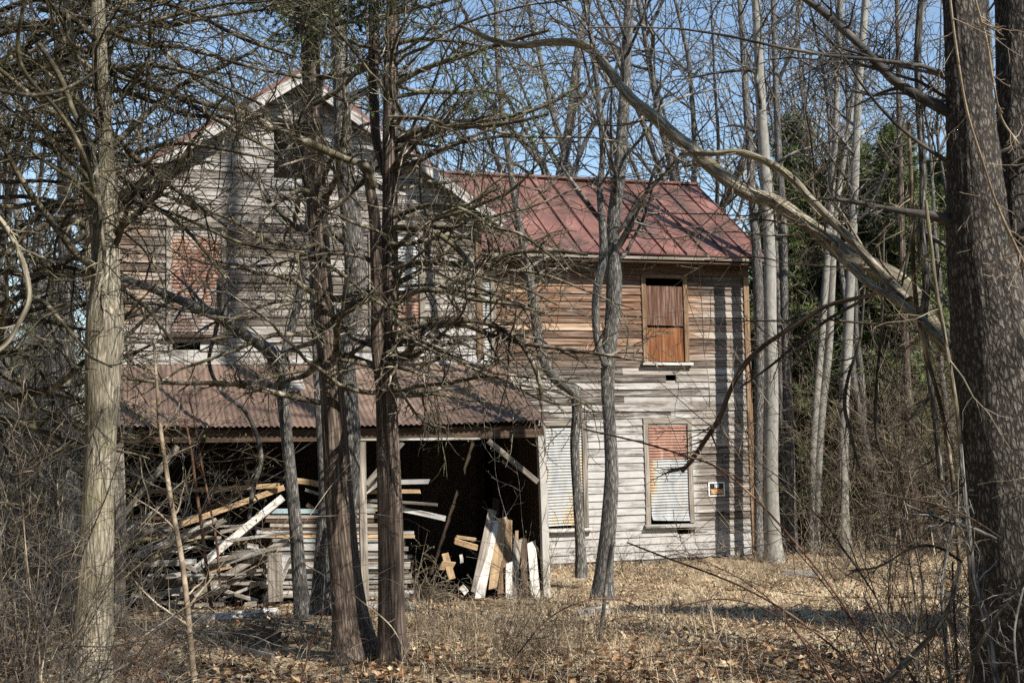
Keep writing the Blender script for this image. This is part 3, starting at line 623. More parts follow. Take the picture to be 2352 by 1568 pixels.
# T5 grey trunk behind the big cedar, with a twin stem
r_ = base_of(800, 1425); t5 = tree_root('bare_tree', 'grey finely furrowed trunk leaning behind the big red-brown cedar in the middle', 'tree', r_)
a5 = stem([(790, 1430, 40), (792, 1330, 40), (797, 1230, 36), (803, 1120, 44), (803, 1000, 46), (798, 900, 44), (794, 800, 42), (806, 720, 46), (816, 640, 50), (812, 560, 48), (804, 480, 46), (794, 400, 42), (788, 320, 40), (784, 220, 38), (779, 110, 35), (774, 0, 32)], 13.2, 13.2, 90, 9, base=-.1)
trunk_mesh(t5, [(*a5, 36, .006, 7, 1.2)], MB['gray'])
add_branches(t5, sprouting(*a5, 14, (.5, .98), (.7, 1.3), (.6, 1.8)), MT['gray'], 12, 7, (.25, .5), (.25, .5), 2)
r_ = base_of(738, 1395); t5b = tree_root('bare_tree', 'thin pale stem growing close beside the left of the middle cedar', 'tree', r_)
a = stem([(728, 1410, 30), (734, 1320, 28), (740, 1220, 26), (744, 1120, 24), (737, 1010, 20), (730, 900, 18), (724, 780, 16), (718, 640, 14), (722, 500, 13)], 14., 14., 60, 2, base=-.1, fl=.6)
a_ = stem([(762, 1410, 36), (760, 1330, 28), (757, 1260, 22), (756, 1200, 10)], 13.6, 13.9, 24)
trunk_mesh(t5b, [(*a, 18, .005, 4, 1.1), (*a_, 16, .004, 4, 1.1)], MB['gray'])
add_branches(t5b, sprouting(*a, 6, (.5, .98), (.7, 1.2), (.4, 1.2)), MT['gray'], 8, 5, (.25, .5), (.25, .5))
# cedars: shreddy red bark, dead lower boughs everywhere, thin green tops
def bough(pts, Y0, Y1, K=24): return traced(pts, Y0, Y1, K)
def cedar(label, r_, stems, boughs, nb, tr, lf, dens=(8, 3), ncrown=0, mtw='cedar', bias=None, n4=0):
    root = tree_root('cedar_tree', label, 'tree', r_)
    trunk_mesh(root, stems, MB['cedar'])
    P, R = stems[0][0], stems[0][1]
    add_branches(root, boughs, MT[mtw], 20, 4, (.12, .42), (.25, .65), n4, -.012, .0032, t0=.18, wob=.17)
    add_branches(root, sprouting(P, R, nb, tr, (1.1, 1.75), lf, 12, .15, -.01, .36, .006, bias, .35), MT[mtw], dens[0], dens[1], (.2, .6), (.3, .65), n4, -.01, .0032, t0=.32, wob=.17)
    if ncrown:
        top = sprouting(P, R, ncrown, (.80, 1), (.8, 1.4), (.8, 1.8), 8, .12, .03, .3, .004, None, .3); tips = []
        b = Buf()
        for p, r in top: tips.append(twiggy(b, p, r, 12, 6, (.2, .5), (.25, .5), 0).reshape(-1, 3))
        b.build('crown_twigs', MT[mtw], root, True, np.array(root.location)); foliage(root, np.concatenate(tips), 1500, .06, M_NEEDLE)
    return root
r_ = base_of(812, 1492)
a4 = stem([(818, 1510, 86), (808, 1440, 76), (798, 1360, 68), (788, 1260, 62), (779, 1150, 58), (772, 1040, 55), (765, 930, 53), (756, 820, 49), (746, 720, 46), (738, 620, 45), (731, 520, 45), (725, 420, 44), (721, 320, 43), (716, 200, 41), (713, 90, 39), (711, 0, 37)], 11.7, 11.7, 110, 5, base=-.02, fl=.55)
cedar('big red-brown cedar trunk in the middle, standing in front of the grey leaning trunk', r_, [(*a4, 44, .010, 4, .5)],
 [bough([(735, 925, 14), (690, 915, 15), (600, 895, 13), (520, 880, 12), (440, 880, 11), (370, 878, 10), (280, 868, 8)], 11.5, 10.5), bough([(700, 850, 9), (640, 862, 9), (560, 882, 10), (480, 884, 6)], 11., 11),
  bough([(730, 560, 12), (680, 570, 11), (600, 545, 10), (520, 500, 9), (430, 470, 8), (340, 430, 6)], 11.6, 10.5), bough([(722, 330, 14), (650, 300, 12), (560, 250, 12), (450, 180, 10), (350, 90, 9), (280, 0, 7)], 11.5, 10),
  bough([(738, 600, 10), (800, 640, 9), (860, 690, 8), (930, 720, 7)], 11.5, 10.6), bough([(720, 240, 12), (780, 205, 11), (840, 140, 10), (900, 60, 8), (940, -20, 6)], 11.5, 11), bough([(745, 700, 9), (690, 690, 8), (610, 700, 7), (520, 740, 5)], 11.6, 10.8)],
 25, (.40, .86), (.7, 2.3), ncrown=16)
r_ = base_of(900, 1512)
a6 = stem([(906, 1530, 60), (901, 1450, 56), (899, 1350, 56), (897, 1230, 56), (893, 1100, 55), (889, 980, 50), (886, 880, 46), (889, 780, 44), (893, 680, 42), (895, 580, 38), (896, 480, 36), (896, 380, 35), (896, 280, 33), (897, 160, 30), (900, 60, 28), (902, 0, 26)], 11.4, 11.4, 110, 4.5, base=-.02, fl=.45)
b6 = stem([(880, 900, 30), (868, 800, 28), (866, 700, 27), (864, 600, 26), (860, 500, 25), (850, 430, 22), (842, 370, 20)], 11.3, 11.2, 50)
c6 = stem([(890, 420, 16), (866, 330, 20), (860, 250, 22), (858, 160, 22), (858, 60, 21), (860, -20, 20)], 11.6, 11.8, 40, 2)
dc6 = cedar('double red-brown cedar trunk with deep twisted furrows, right of the big cedar', r_, [(*a6, 40, .011, 4, .45), (*b6, 26, .006, 4, .5), (*c6, 22, .005, 4, .6)],
 [bough([(862, 430, 18), (842, 382, 18), (800, 368, 17), (745, 345, 19), (690, 322, 18), (620, 292, 17), (560, 262, 16), (480, 240, 14), (400, 218, 12), (310, 190, 10), (200, 150, 8)], 11.2, 9, 40),
  bough([(880, 525, 14), (950, 522, 15), (1005, 538, 15), (1050, 570, 14), (1080, 605, 13), (1102, 612, 14), (1140, 592, 13), (1200, 578, 12), (1270, 575, 11), (1350, 585, 8)], 11.2, 10.5, 40),
  bough([(905, 835, 18), (935, 810, 17), (965, 768, 14), (1000, 745, 12), (1050, 735, 11)], 11.2, 10.8), bough([(905, 700, 15), (960, 668, 14), (1030, 672, 13), (1100, 690, 11), (1180, 700, 9), (1250, 720, 7)], 11.2, 10.4),
  bough([(1000, 750, 16), (1060, 735, 17), (1120, 742, 16), (1170, 765, 14), (1205, 800, 13), (1235, 860, 12), (1245, 915, 7)], 10.8, 10.6), bough([(905, 770, 16), (980, 745, 15), (1060, 745, 14), (1130, 770, 13), (1210, 790, 12), (1300, 802, 11), (1390, 815, 9), (1480, 830, 6)], 11.2, 10.2),
  bough([(900, 620, 10), (960, 600, 9), (1040, 610, 8), (1120, 640, 8), (1200, 660, 7), (1280, 700, 5)], 11.2, 10.6), bough([(896, 560, 11), (940, 560, 10), (1000, 545, 9), (1060, 500, 9), (1110, 450, 8), (1150, 430, 6)], 11.3, 11),
  bough([(900, 320, 14), (960, 300, 13), (1060, 280, 12), (1160, 270, 10), (1260, 240, 9), (1340, 190, 7)], 11.4, 11), bough([(900, 270, 13), (980, 272, 12), (1080, 290, 11), (1180, 280, 10), (1260, 262, 7)], 11.3, 10.5),
  bough([(898, 200, 13), (970, 160, 12), (1060, 130, 11), (1150, 100, 10), (1260, 70, 8)], 11.4, 10.6), bough([(905, 860, 8), (925, 905, 7), (965, 960, 6), (1010, 985, 4)], 11.2, 10.9), bough([(900, 500, 11), (990, 470, 10), (1060, 480, 9), (1130, 520, 9), (1200, 540, 8), (1280, 600, 5)], 11.3, 10.2)],
 44, (.36, .86), (.7, 2.5), ncrown=20, bias=(.5, -.1, 0))
add_branches(dc6, sprouting(a6[0], a6[1], 9, (.32, .5), (1.1, 1.6), (1.3, 2.9), 14, .13, -.008, .34, .006, (1.2, -.2, 0), .4), MT['cedar'], 11, 4, (.15, .5), (.3, .65), 0, -.012, .0032, t0=.25, wob=.17)
_c = np.array([at(px, py, Y) for px, py, Y in zip(rng.normal(1150, 110, 260), rng.normal(190, 75, 260), rng.uniform(10.4, 11.6, 260))]); dc = [o for o in bpy.data.objects if o.get('label', '').startswith('double red-brown')][0]
foliage(dc, _c, 300, .05, M_NEEDLE2, 'foliage', .12, 12)
_c = np.array([at(px, py, Y) for px, py, Y in zip(rng.normal(700, 120, 200), rng.normal(90, 60, 200), rng.uniform(10.4, 11.6, 200))]); dc = [o for o in bpy.data.objects if o.get('label', '').startswith('big red-brown')][0]
foliage(dc, _c, 200, .05, M_NEEDLE2, 'foliage', .12, 12)
# T7 bent tree by the wing wall
r_ = base_of(1332, 1318); t7 = tree_root('bare_tree', 'slender pale grey tree with a sharp elbow, standing right against the wing wall', 'tree', r_)
a7 = stem([(1336, 1325, 30), (1332, 1230, 27), (1325, 1120, 24), (1320, 1020, 24), (1326, 945, 27), (1318, 900, 28), (1292, 882, 26), (1265, 858, 25), (1246, 815, 25), (1234, 760, 24), (1226, 700, 23), (1216, 640, 21), (1204, 580, 19), (1192, 510, 18), (1180, 440, 17), (1168, 360, 16), (1156, 280, 15), (1146, 180, 14), (1140, 60, 12)], 18.6, 18.4, 90, 3, base=-.2, fl=.5)
trunk_mesh(t7, [(a7[0], a7[1]*.9, 20, .004, 4, 1)], MB['gray'])
add_branches(t7, sprouting(*a7, 12, (.5, .98), (.5, 1.1), (1, 2.8), bias=(0, 0, .4)), MT['gray'], 10, 6, (.25, .5), (.25, .5), 2)
# T8 grey tree before the wing
r_ = base_of(1386, 1362); t8 = tree_root('bare_tree', 'tall grey furrowed tree in front of the wing, between its two lower windows', 'tree', r_)
a8 = stem([(1384, 1375, 46), (1390, 1290, 38), (1400, 1180, 34), (1404, 1080, 30), (1400, 980, 28), (1396, 890, 30), (1400, 800, 34), (1408, 720, 34), (1410, 640, 37), (1406, 560, 33), (1412, 480, 31), (1422, 400, 29), (1428, 320, 28), (1434, 220, 26), (1440, 110, 24), (1446, 0, 22)], 16.3, 16.3, 90, 8, base=-.12, fl=.35)
b8 = stem([(1392, 840, 16), (1374, 790, 17), (1368, 720, 18), (1374, 650, 20), (1386, 590, 20), (1384, 520, 18), (1378, 440, 15), (1384, 350, 13), (1376, 240, 12), (1360, 100, 10)], 16.2, 16, 50, 2)
trunk_mesh(t8, [(*a8, 28, .006, 6, 1.2), (*b8, 18, .004, 5, 1.2)], MB['gray'])
add_branches(t8, sprouting(*a8, 18, (.45, .98), (.5, 1.1), (1, 3), bias=(0, 0, .5))+sprouting(*b8, 8, (.4, .98), (.5, 1.1), (.8, 2.2)), MT['gray'], 9, 4, (.25, .55), (.3, .6), 0)
# trunks right of the house
def simple_tree(label, basepx, pts, Y, mat_, tw, nb=12, ext=8, S=20, group=None, lf=(1, 3), t0=.45):
    r_ = at(*basepx, Y); r_[2] = float(gz(r_[0], r_[1])); root = tree_root('bare_tree', label, 'tree', r_, group)
    stems = []; allb = []
    for q in pts:
        P, R = stem(q, Y, Y, 50, ext, base=r_[2], fl=.3); stems.append((P, R, S, .003, 5, 1)); allb += sprouting(P, R, nb, (t0, .98), (.5, 1.1), lf, bias=(0, 0, .5))
    trunk_mesh(root, stems, MB[mat_]); add_branches(root, allb, MT[tw], 8, 4, (.25, .55), (.3, .6), 0); return root
simple_tree('thin brownish trunk touching the right corner of the wing', (1742, 1285), [[(1744, 1300, 20), (1741, 1100, 20), (1744, 850, 22), (1742, 700, 23), (1737, 580, 22), (1730, 480, 20), (1722, 350, 18), (1712, 200, 15), (1700, 0, 12)]], 22.75, 'gray', 'gray', 8, 5)
simple_tree('smooth pale trunk with dark knots, first and thickest one right of the house', (1775, 1290), [[(1778, 1305, 42), (1773, 1180, 35), (1770, 1050, 33), (1772, 900, 31), (1770, 750, 29), (1768, 600, 27), (1762, 480, 26), (1756, 360, 25), (1748, 240, 23), (1742, 120, 21), (1736, 0, 19)]], 22.2, 'smooth', 'gray', 14, 8)
simple_tree('dark trunk half hidden behind the thick smooth pale one', (1812, 1275), [[(1818, 1290, 28), (1814, 1100, 25), (1808, 900, 22), (1802, 700, 20), (1798, 500, 18), (1786, 300, 15), (1776, 0, 11)], [(1798, 1290, 14), (1800, 1100, 12), (1792, 900, 12), (1788, 700, 10), (1780, 500, 8)]], 24., 'gray', 'dark', 8, 6)
simple_tree('pair of slim smooth stems leaning right, between the pale trunk and the straight one', (1868, 1280), [[(1862, 1290, 17), (1866, 1100, 17), (1872, 950, 17), (1886, 780, 17), (1898, 620, 16), (1908, 480, 15), (1918, 320, 14), (1925, 150, 13), (1932, 0, 12)], [(1872, 1290, 18), (1878, 1100, 18), (1886, 960, 18), (1904, 800, 17), (1912, 640, 15), (1918, 500, 14), (1944, 330, 13), (1972, 150, 11), (1985, 0, 10)]], 24., 'smooth', 'gray', 9, 7)
simple_tree('straight smooth trunk, last clear one before the thicket at the right', (1940, 1300), [[(1944, 1315, 32), (1938, 1200, 26), (1936, 1050, 25), (1940, 900, 24), (1948, 740, 23), (1956, 600, 21), (1962, 450, 20), (1968, 300, 18), (1976, 150, 17), (1990, 0, 15)]], 23., 'smooth', 'gray', 14, 7)
simple_tree('thin brown mottled trunk deep in the thicket left of the oak', (2105, 1285), [[(2110, 1290, 26), (2100, 1150, 22), (2090, 1000, 20), (2082, 850, 18), (2076, 700, 16), (2070, 500, 14), (2066, 300, 12), (2060, 0, 9)]], 24.5, 'cedar', 'brush', 10, 5)

# T14 big oak at the right edge, close to the viewer
r_ = at(2330, 1640, 5.6); r_[2] = float(gz(r_[0], 5.6)); oak = tree_root('oak_tree', 'massive dark furrowed trunk at the right edge, close to the viewer, dividing into two stems', 'tree', r_)
a14 = stem([(2392, 1900, 290), (2378, 1700, 268), (2362, 1500, 240), (2346, 1300, 226), (2326, 1100, 214), (2308, 950, 206), (2290, 800, 190), (2268, 680, 160), (2250, 560, 138), (2240, 440, 124), (2230, 300, 108), (2224, 180, 98), (2216, 60, 92), (2210, -60, 88)], 5.6, 5.6, 130, 9)
b14 = stem([(2372, 1000, 140), (2362, 850, 134), (2360, 700, 126), (2356, 550, 118), (2352, 400, 114), (2346, 250, 110), (2342, 100, 106), (2336, -60, 100)], 5.75, 5.75, 80, 8, lean=(.3, 0))
trunk_mesh(oak, [(*a14, 72, .010, 9, 2.2), (*b14, 52, .008, 8, 2.2)], MB['oak'])
ob = [traced([(2195, 265, 30), (2130, 232, 26), (2060, 190, 24), (2000, 130, 22), (1945, 75, 20), (1880, 20, 18), (1800, -40, 16)], 5.6, 5.9, 30), traced([(2200, 520, 34), (2160, 500, 26), (2090, 488, 18), (2030, 478, 14), (1950, 462, 11), (1880, 455, 7)], 5.6, 5.7, 24)]
ob += [(P, np.maximum(R*.8, .004)) for P, R in sprouting(a14[0], a14[1]*.35, 10, (.52, .9), (.9, 1.4), (.8, 2), bias=(-.8, .3, .2))]
add_branches(oak, ob, MT['dark'], 12, 6, (.15, .4), (.3, .5), 2)
# the fallen pale tree leaning against it
r_ = at(2240, 900, 6.2); fl = tree_root('fallen_tree', 'long dead tree fallen slantwise across the right, pale bark lit from above', 'tree', at(2240, 900, 6.2))
fa = stem([(2440, 1240, 34), (2330, 1040, 34), (2240, 905, 34), (2190, 815, 36), (2140, 745, 38), (2085, 668, 40), (2020, 622, 38), (1950, 592, 36), (1895, 545, 32), (1840, 505, 31), (1780, 465, 30), (1715, 442, 32), (1660, 405, 30), (1600, 352, 28), (1550, 312, 26), (1500, 268, 24), (1450, 228, 22), (1405, 170, 19), (1365, 122, 17), (1325, 99, 16), (1260, 97, 14), (1200, 104, 12), (1140, 95, 9), (1060, 60, 6)], 6.2, 8.6, 130)
fb = stem([(2085, 690, 26), (2050, 655, 22), (2000, 600, 20), (1950, 545, 18), (1900, 495, 17), (1860, 455, 16), (1820, 410, 16), (1770, 375, 15), (1700, 350, 13), (1640, 352, 10), (1560, 355, 6)], 6.35, 7.2, 60)
fc = stem([(2180, 800, 20), (2110, 730, 20), (2060, 690, 19), (2000, 655, 18), (1950, 610, 16)], 6.1, 6.5, 30)
trunk_mesh(fl, [(*fa, 28, .010, 5, 1.6), (*fb, 20, .006, 5, 1.6), (*fc, 18, .006, 5, 1.6)], MB['pale'])
add_branches(fl, sprouting(*fa, 30, (.12, .98), (.5, 1.3), (.4, 1.4), wob=.2, rr=.2)+sprouting(*fb, 12, (.1, .98), (.5, 1.2), (.4, 1.2), wob=.2, rr=.22), MT['brush'], 7, 3, (.25, .55), (.3, .6), 0)
# dark broken limb hanging before the wing
hb = at(2060, 655, 6.6); hang = tree_root('hanging_limb', 'dark broken limb hanging down in front of the wing wall, ending in a stub', 'branch', hb)
add_branches(hang, [traced([(2070, 655, 9), (1990, 680, 11), (1900, 702, 11), (1830, 745, 11), (1760, 790, 11), (1712, 835, 13), (1680, 890, 11), (1652, 960, 12), (1620, 1010, 11), (1590, 1055, 11), (1566, 1082, 10)], 6.6, 7.4, 40)], MB['cedar'], 16, 5, (.1, .3), (.3, .5), 1, droop=0, t0=.05)
add_branches(hang, [traced([(1980, 690, 8), (1900, 735, 8), (1830, 790, 7), (1770, 840, 6), (1700, 890, 4)], 6.7, 7.2, 20)], MT['dark'], 8, 4, (.2, .4), (.3, .5))

# cedar off the left edge: the dark tangle of boughs at the upper left
r_ = at(-90, 1560, 8.8); r_[2] = float(gz(r_[0], 8.8))
aL = stem([(-90, 1560, 60), (-88, 1200, 54), (-80, 900, 50), (-70, 600, 46), (-55, 300, 42), (-40, 0, 38)], 8.9, 8.9, 60, 4, base=float(r_[2]))
tang = [bough(p, y0, y1) for p, y0, y1 in [
 ([(90, 60, 18), (200, 120, 16), (320, 185, 14), (430, 235, 13), (540, 300, 11), (640, 352, 8)], 8.8, 8.2), ([(88, 130, 16), (180, 230, 15), (260, 310, 14), (330, 380, 12), (410, 440, 10), (520, 520, 7)], 8.8, 8),
 ([(85, 290, 14), (170, 330, 13), (270, 405, 12), (350, 470, 10), (430, 530, 9), (520, 640, 6)], 8.8, 8), ([(86, 200, 15), (180, 195, 14), (300, 215, 13), (420, 262, 12), (520, 270, 9), (620, 300, 6)], 8.8, 8.4),
 ([(90, 20, 16), (190, 40, 14), (300, 95, 13), (420, 110, 11), (560, 150, 9), (690, 180, 6)], 8.8, 8), ([(84, 320, 14), (190, 370, 13), (290, 355, 12), (400, 330, 10), (520, 345, 8), (640, 372, 5)], 8.8, 7.8),
 ([(90, 100, 15), (140, 180, 14), (170, 260, 13), (205, 330, 13), (222, 400, 12), (230, 500, 10), (240, 600, 9), (225, 670, 7)], 7.6, 7.2), ([(80, 480, 12), (180, 470, 11), (300, 465, 10), (420, 500, 9), (560, 560, 8), (700, 580, 5)], 8.8, 8),
 ([(78, 620, 12), (160, 615, 11), (250, 650, 11), (330, 700, 9), (400, 790, 7)], 8.8, 8.3), ([(95, -20, 14), (240, 10, 13), (360, 60, 11), (480, 40, 9), (620, 20, 7)], 8.8, 8.2), ([(90, 80, 14), (30, 130, 13), (-40, 160, 11)], 8.8, 8.2), ([(86, 250, 14), (20, 300, 12), (-60, 340, 10)], 8.8, 8.2),
 ([(90, -80, 16), (260, -20, 14), (420, 20, 12), (560, 90, 10), (680, 130, 7)], 8.8, 8.), ([(88, 160, 13), (220, 170, 12), (330, 150, 11), (460, 175, 9), (600, 240, 6)], 8.8, 7.6)]]
cedar('dark cedar off the left edge whose dense mossy dead boughs fill the upper left', r_, [(*aL, 30, .008, 4, .5)], tang, 76, (.28, .9), (.7, 2.3), dens=(10, 4), ncrown=10, mtw='olive', bias=(.6, -.2, 0))
# pale near limbs at the left edge
for nm, q, y0, y1, lab in ((0, [(-30, 470, 12), (14, 520, 11), (40, 570, 13), (60, 628, 12), (66, 690, 13), (40, 748, 11), (14, 790, 11), (-40, 830, 12)], 4.2, 4.2, 'thick pale bent vine looping in at the left edge'), (1, [(62, -20, 8), (45, 60, 9), (42, 130, 10), (70, 185, 10), (130, 250, 10), (175, 320, 10), (200, 380, 10), (216, 440, 8)], 5, 5.6, 'thin pale vine slanting down from the top left corner'), (2, [(-20, 205, 9), (60, 218, 10), (120, 214, 9), (180, 190, 8), (240, 150, 5)], 5, 5.2, 'pale mossy bough low across the top left corner')):
    o = tree_root('hanging_vine', lab, 'vine', at(q[0][0], q[0][1], y0)); add_branches(o, [traced(q, y0, y1, 40)], MB['pale'] if nm == 0 else MT['olive'], 7, 3, (.05, .2), (.3, .5), 0, t0=.05, S=(10, 4, 3))
# ------------------------------------------------------------------ background wood
def copy_tree(root, loc, rz, sc, label=None, group=None):
    c = root.copy(); COL.objects.link(c); c.location = loc; c.rotation_euler = (rng.normal()*.03, rng.normal()*.03, rz); c.scale = (sc,)*3
    if label: c['label'] = label
    if group: c['group'] = group
    for ch in list(root.children):
        k = ch.copy(); COL.objects.link(k); k.parent = c
    return c
def bare_variant(h, r0, label, tw, nl=13, spread=.7, fork=True):
    root = empty('bare_tree', (0, 0, 0), label, 'tree', 'bare trees in the wood behind the house')
    K = 24; P = np.zeros((K, 3)); d = np.array([rng.normal()*.05, rng.normal()*.05, 1.])
    for k in range(1, K): d = d+np.array([rng.normal()*.05, rng.normal()*.05, .05]); d /= np.linalg.norm(d); P[k] = P[k-1]+d*h/(K-1)
    R = np.linspace(r0, r0*.14, K); R[0] *= 1.4; b = Buf(); b.tubes(P, R, 10)
    stems = [(P, R)]
    if fork:
        P2, R2 = spawn(P[None], R[None], 3, (.15, .5), (.25, .5), (h*.5, h*.65, 1), 16, .06, .04, .7, .012); b.tubes(P2, R2, 8); stems += list(zip(P2, R2))
    b.build('trunk', MB['gray'], root); b = Buf()
    for p, r in stems:
        L1, S1 = spawn(p[None], r[None], max(5, int(nl*.55)), (.25, .97), (.5, 1.15), (h*.14, h*.32, 1), 11, .17, .05, .6, .011); b.tubes(L1, S1, 5)
        L2, S2 = spawn(L1, S1, 5, (.2, 1), (.5, 1.1), (.3, .7), 8, .17, .03, .55, .008); b.tubes(L2, S2, 4)
        L3, S3 = spawn(L2, S2, 3, (.2, 1), (.5, 1.1), (.3, .7), 6, .18, .01, .6, .006); b.tubes(L3, S3, 3)
    b.build('crown', MT[tw], root); return root
VAR = [bare_variant(17, .17, 'slender bare grey tree in the wood behind the house', 'gray'), bare_variant(19, .15, 'slender bare grey tree in the wood behind the house', 'gray', 11), bare_variant(15, .13, 'slender bare grey tree in the wood behind the house', 'gray', 14), bare_variant(18, .2, 'slender bare grey tree in the wood behind the house', 'dark', 12), bare_variant(14, .09, 'slender bare grey tree in the wood behind the house', 'brush', 12, fork=False)]
used = [False]*len(VAR)
def place_bare(px, Y, v, sc=1., label=None, group=None):
    p = at(px, 1100, Y); loc = (float(p[0]), float(Y), float(gz(p[0], Y))-.05); rz = rng.uniform(0, 6.28)
    if not used[v]:
        used[v] = True; VAR[v].location = loc; VAR[v].rotation_euler = (0, 0, rz); VAR[v].scale = (sc,)*3
        if label: VAR[v]['label'] = label
        if group: VAR[v]['group'] = group
    else: copy_tree(VAR[v], loc, rz, sc, label, group)
for px, Y, v in [(1015, 31, 0), (1160, 34, 1), (1285, 30, 3), (1480, 33, 1), (1620, 32, 2), (1690, 30, 0), (930, 36, 2), (600, 38, 3), (480, 40, 2), (250, 38, 0), (130, 33, 3), (60, 28, 2), (-20, 33, 1), (-90, 26, 0), (20, 40, 3), (310, 44, 2)]: place_bare(px, Y, v, rng.uniform(.9, 1.15))
for px, Y, v in [(1830, 31, 1), (1900, 27, 4), (1990, 34, 0), (2060, 29, 2), (2130, 26, 4), (2200, 33, 3), (2300, 30, 1), (2010, 42, 2), (1860, 40, 3), (2120, 44, 0), (2260, 46, 2), (1935, 48, 1), (2035, 24.5, 4), (2165, 24, 4), (1985, 25, 4)]:
    place_bare(px, Y, v, rng.uniform(.75, 1.), 'bare tree in the tangled thicket right of the house', 'bare trees in the thicket right of the house')
# green cedars beyond the right corner
def green_cedar(h, w0, n, m):
    root = empty('cedar_tree', (0, 0, 0), 'green cedar standing in the thicket right of the house', 'tree', 'green cedars right of the house')
    P = np.stack([rng.normal(size=12)*.03, rng.normal(size=12)*.03, np.linspace(0, h, 12)], 1); R = np.linspace(.11, .02, 12); b = Buf(); b.tubes(P, R, 8); b.build('trunk', MB['cedar'], root)
    L1, S1 = spawn(P[None], R[None], 110, (.12, .98), (.8, 1.5), (.5, 1, 1), 7, .1, .05, .35, .006)
    t = (L1[:, 0, 2]/h); k = ((1.02-t)*w0+.25)[:, None, None]; L1 = L1[:, :1]+(L1-L1[:, :1])*k
    b = Buf(); b.tubes(L1, S1, 4); L2, S2 = spawn(L1, S1, 7, (.2, 1), (.5, 1.2), (.25, .5), 4, .15, .02, .5, .004); b.tubes(L2, S2, 3); b.build('boughs', MT['dark'], root)
    foliage(root, np.concatenate([L2[:, 1:].reshape(-1, 3), L1[:, 3:].reshape(-1, 3)]), n, .17, m, 'crown', .09, 14); return root
GC = [green_cedar(10, 1.9, 6000, M_NEEDLE2), green_cedar(8, 2.1, 5500, M_NEEDLE2)]
gu = [0, 0]
for i, (px, Y, v, sc) in enumerate([(1850, 29, 0, 1.), (1925, 31, 1, 1.05), (2010, 28, 1, 1.12), (2075, 32, 0, 1.05), (2140, 29, 1, 1.), (1800, 34, 1, 1.1), (1965, 36, 0, 1.1), (2215, 34, 0, 1.), (1880, 25.5, 1, .62), (1835, 26.5, 0, .8), (1985, 26, 1, .95), (2085, 25.5, 0, .85), (2150, 27, 1, 1.), (2300, 30, 1, 1.1), (-40, 34, 0, .95), (70, 38, 1, 1.)]):
    p = at(px, 1100, Y); loc = (float(p[0]), float(Y), -.3); lab = None if px > 500 else 'green cedar far behind the brush at the left edge'; grp = None if px > 500 else 'green cedars at the left'
    if not gu[v]: gu[v] = 1; GC[v].location = loc; GC[v].scale = (sc,)*3; GC[v].rotation_euler = (0, 0, rng.uniform(0, 6))
    else: copy_tree(GC[v], loc, rng.uniform(0, 6.28), sc, lab, grp)
# brush that nobody could count
def brush(name, label, n, fx, y0, y1, h0, h1, m, n2=8, n3=4, r0=.009):
    y = rng.uniform(y0, y1, n); x = np.array([fx(a) for a in y]); K = 8; P = np.zeros((n, K, 3)); P[:, 0] = np.stack([x, y, gz(x, y)-.05], 1)
    d = np.stack([rng.normal(size=n)*.35, rng.normal(size=n)*.35, np.ones(n)], 1); st = rng.uniform(h0, h1, n)/(K-1)
    for k in range(1, K): d += rng.normal(size=(n, 3))*.16; d /= np.linalg.norm(d, axis=1, keepdims=True); P[:, k] = P[:, k-1]+d*st[:, None]
    R = (rng.uniform(.5, 1.3, n)*r0)[:, None]*np.linspace(1, .25, K)[None]; b = Buf(); b.tubes(P, R, 4)
    P2, R2 = spawn(P, R, n2, (.15, 1), (.5, 1.3), (.25, .55), 6, .2, -.02, .6, .0025); b.tubes(P2, R2, 3)
    if n3: P3, R3 = spawn(P2, R2, n3, (.2, 1), (.5, 1.2), (.3, .6), 4, .2, -.01, .6, .002); b.tubes(P3, R3, 3)
    return tag(b.build(name, m), label, 'brush', kind='stuff')
brush('thicket', 'tangled bare brown thicket right of the house', 620, lambda y: rng.uniform(.235, .50)*y, 22.5, 34, 2, 5.5, MT['brush'], 10, 5)
brush('thicket', 'dark tangle of brush deep in the wood right of the house', 600, lambda y: rng.uniform(.20, .50)*y, 32, 48, 3, 7, MT['dark'], 9, 4, .014)
brush('thicket', 'grey brush and saplings beyond the left edge of the house', 620, lambda y: -rng.uniform(.34, .52)*y, 19, 40, 2.5, 7, MT['gray'], 10, 5)
brush('thicket', 'distant brown brush behind the house', 420, lambda y: rng.uniform(-.5, .25)*y, 42, 60, 3, 8, MT['dark'], 8, 4, .02)
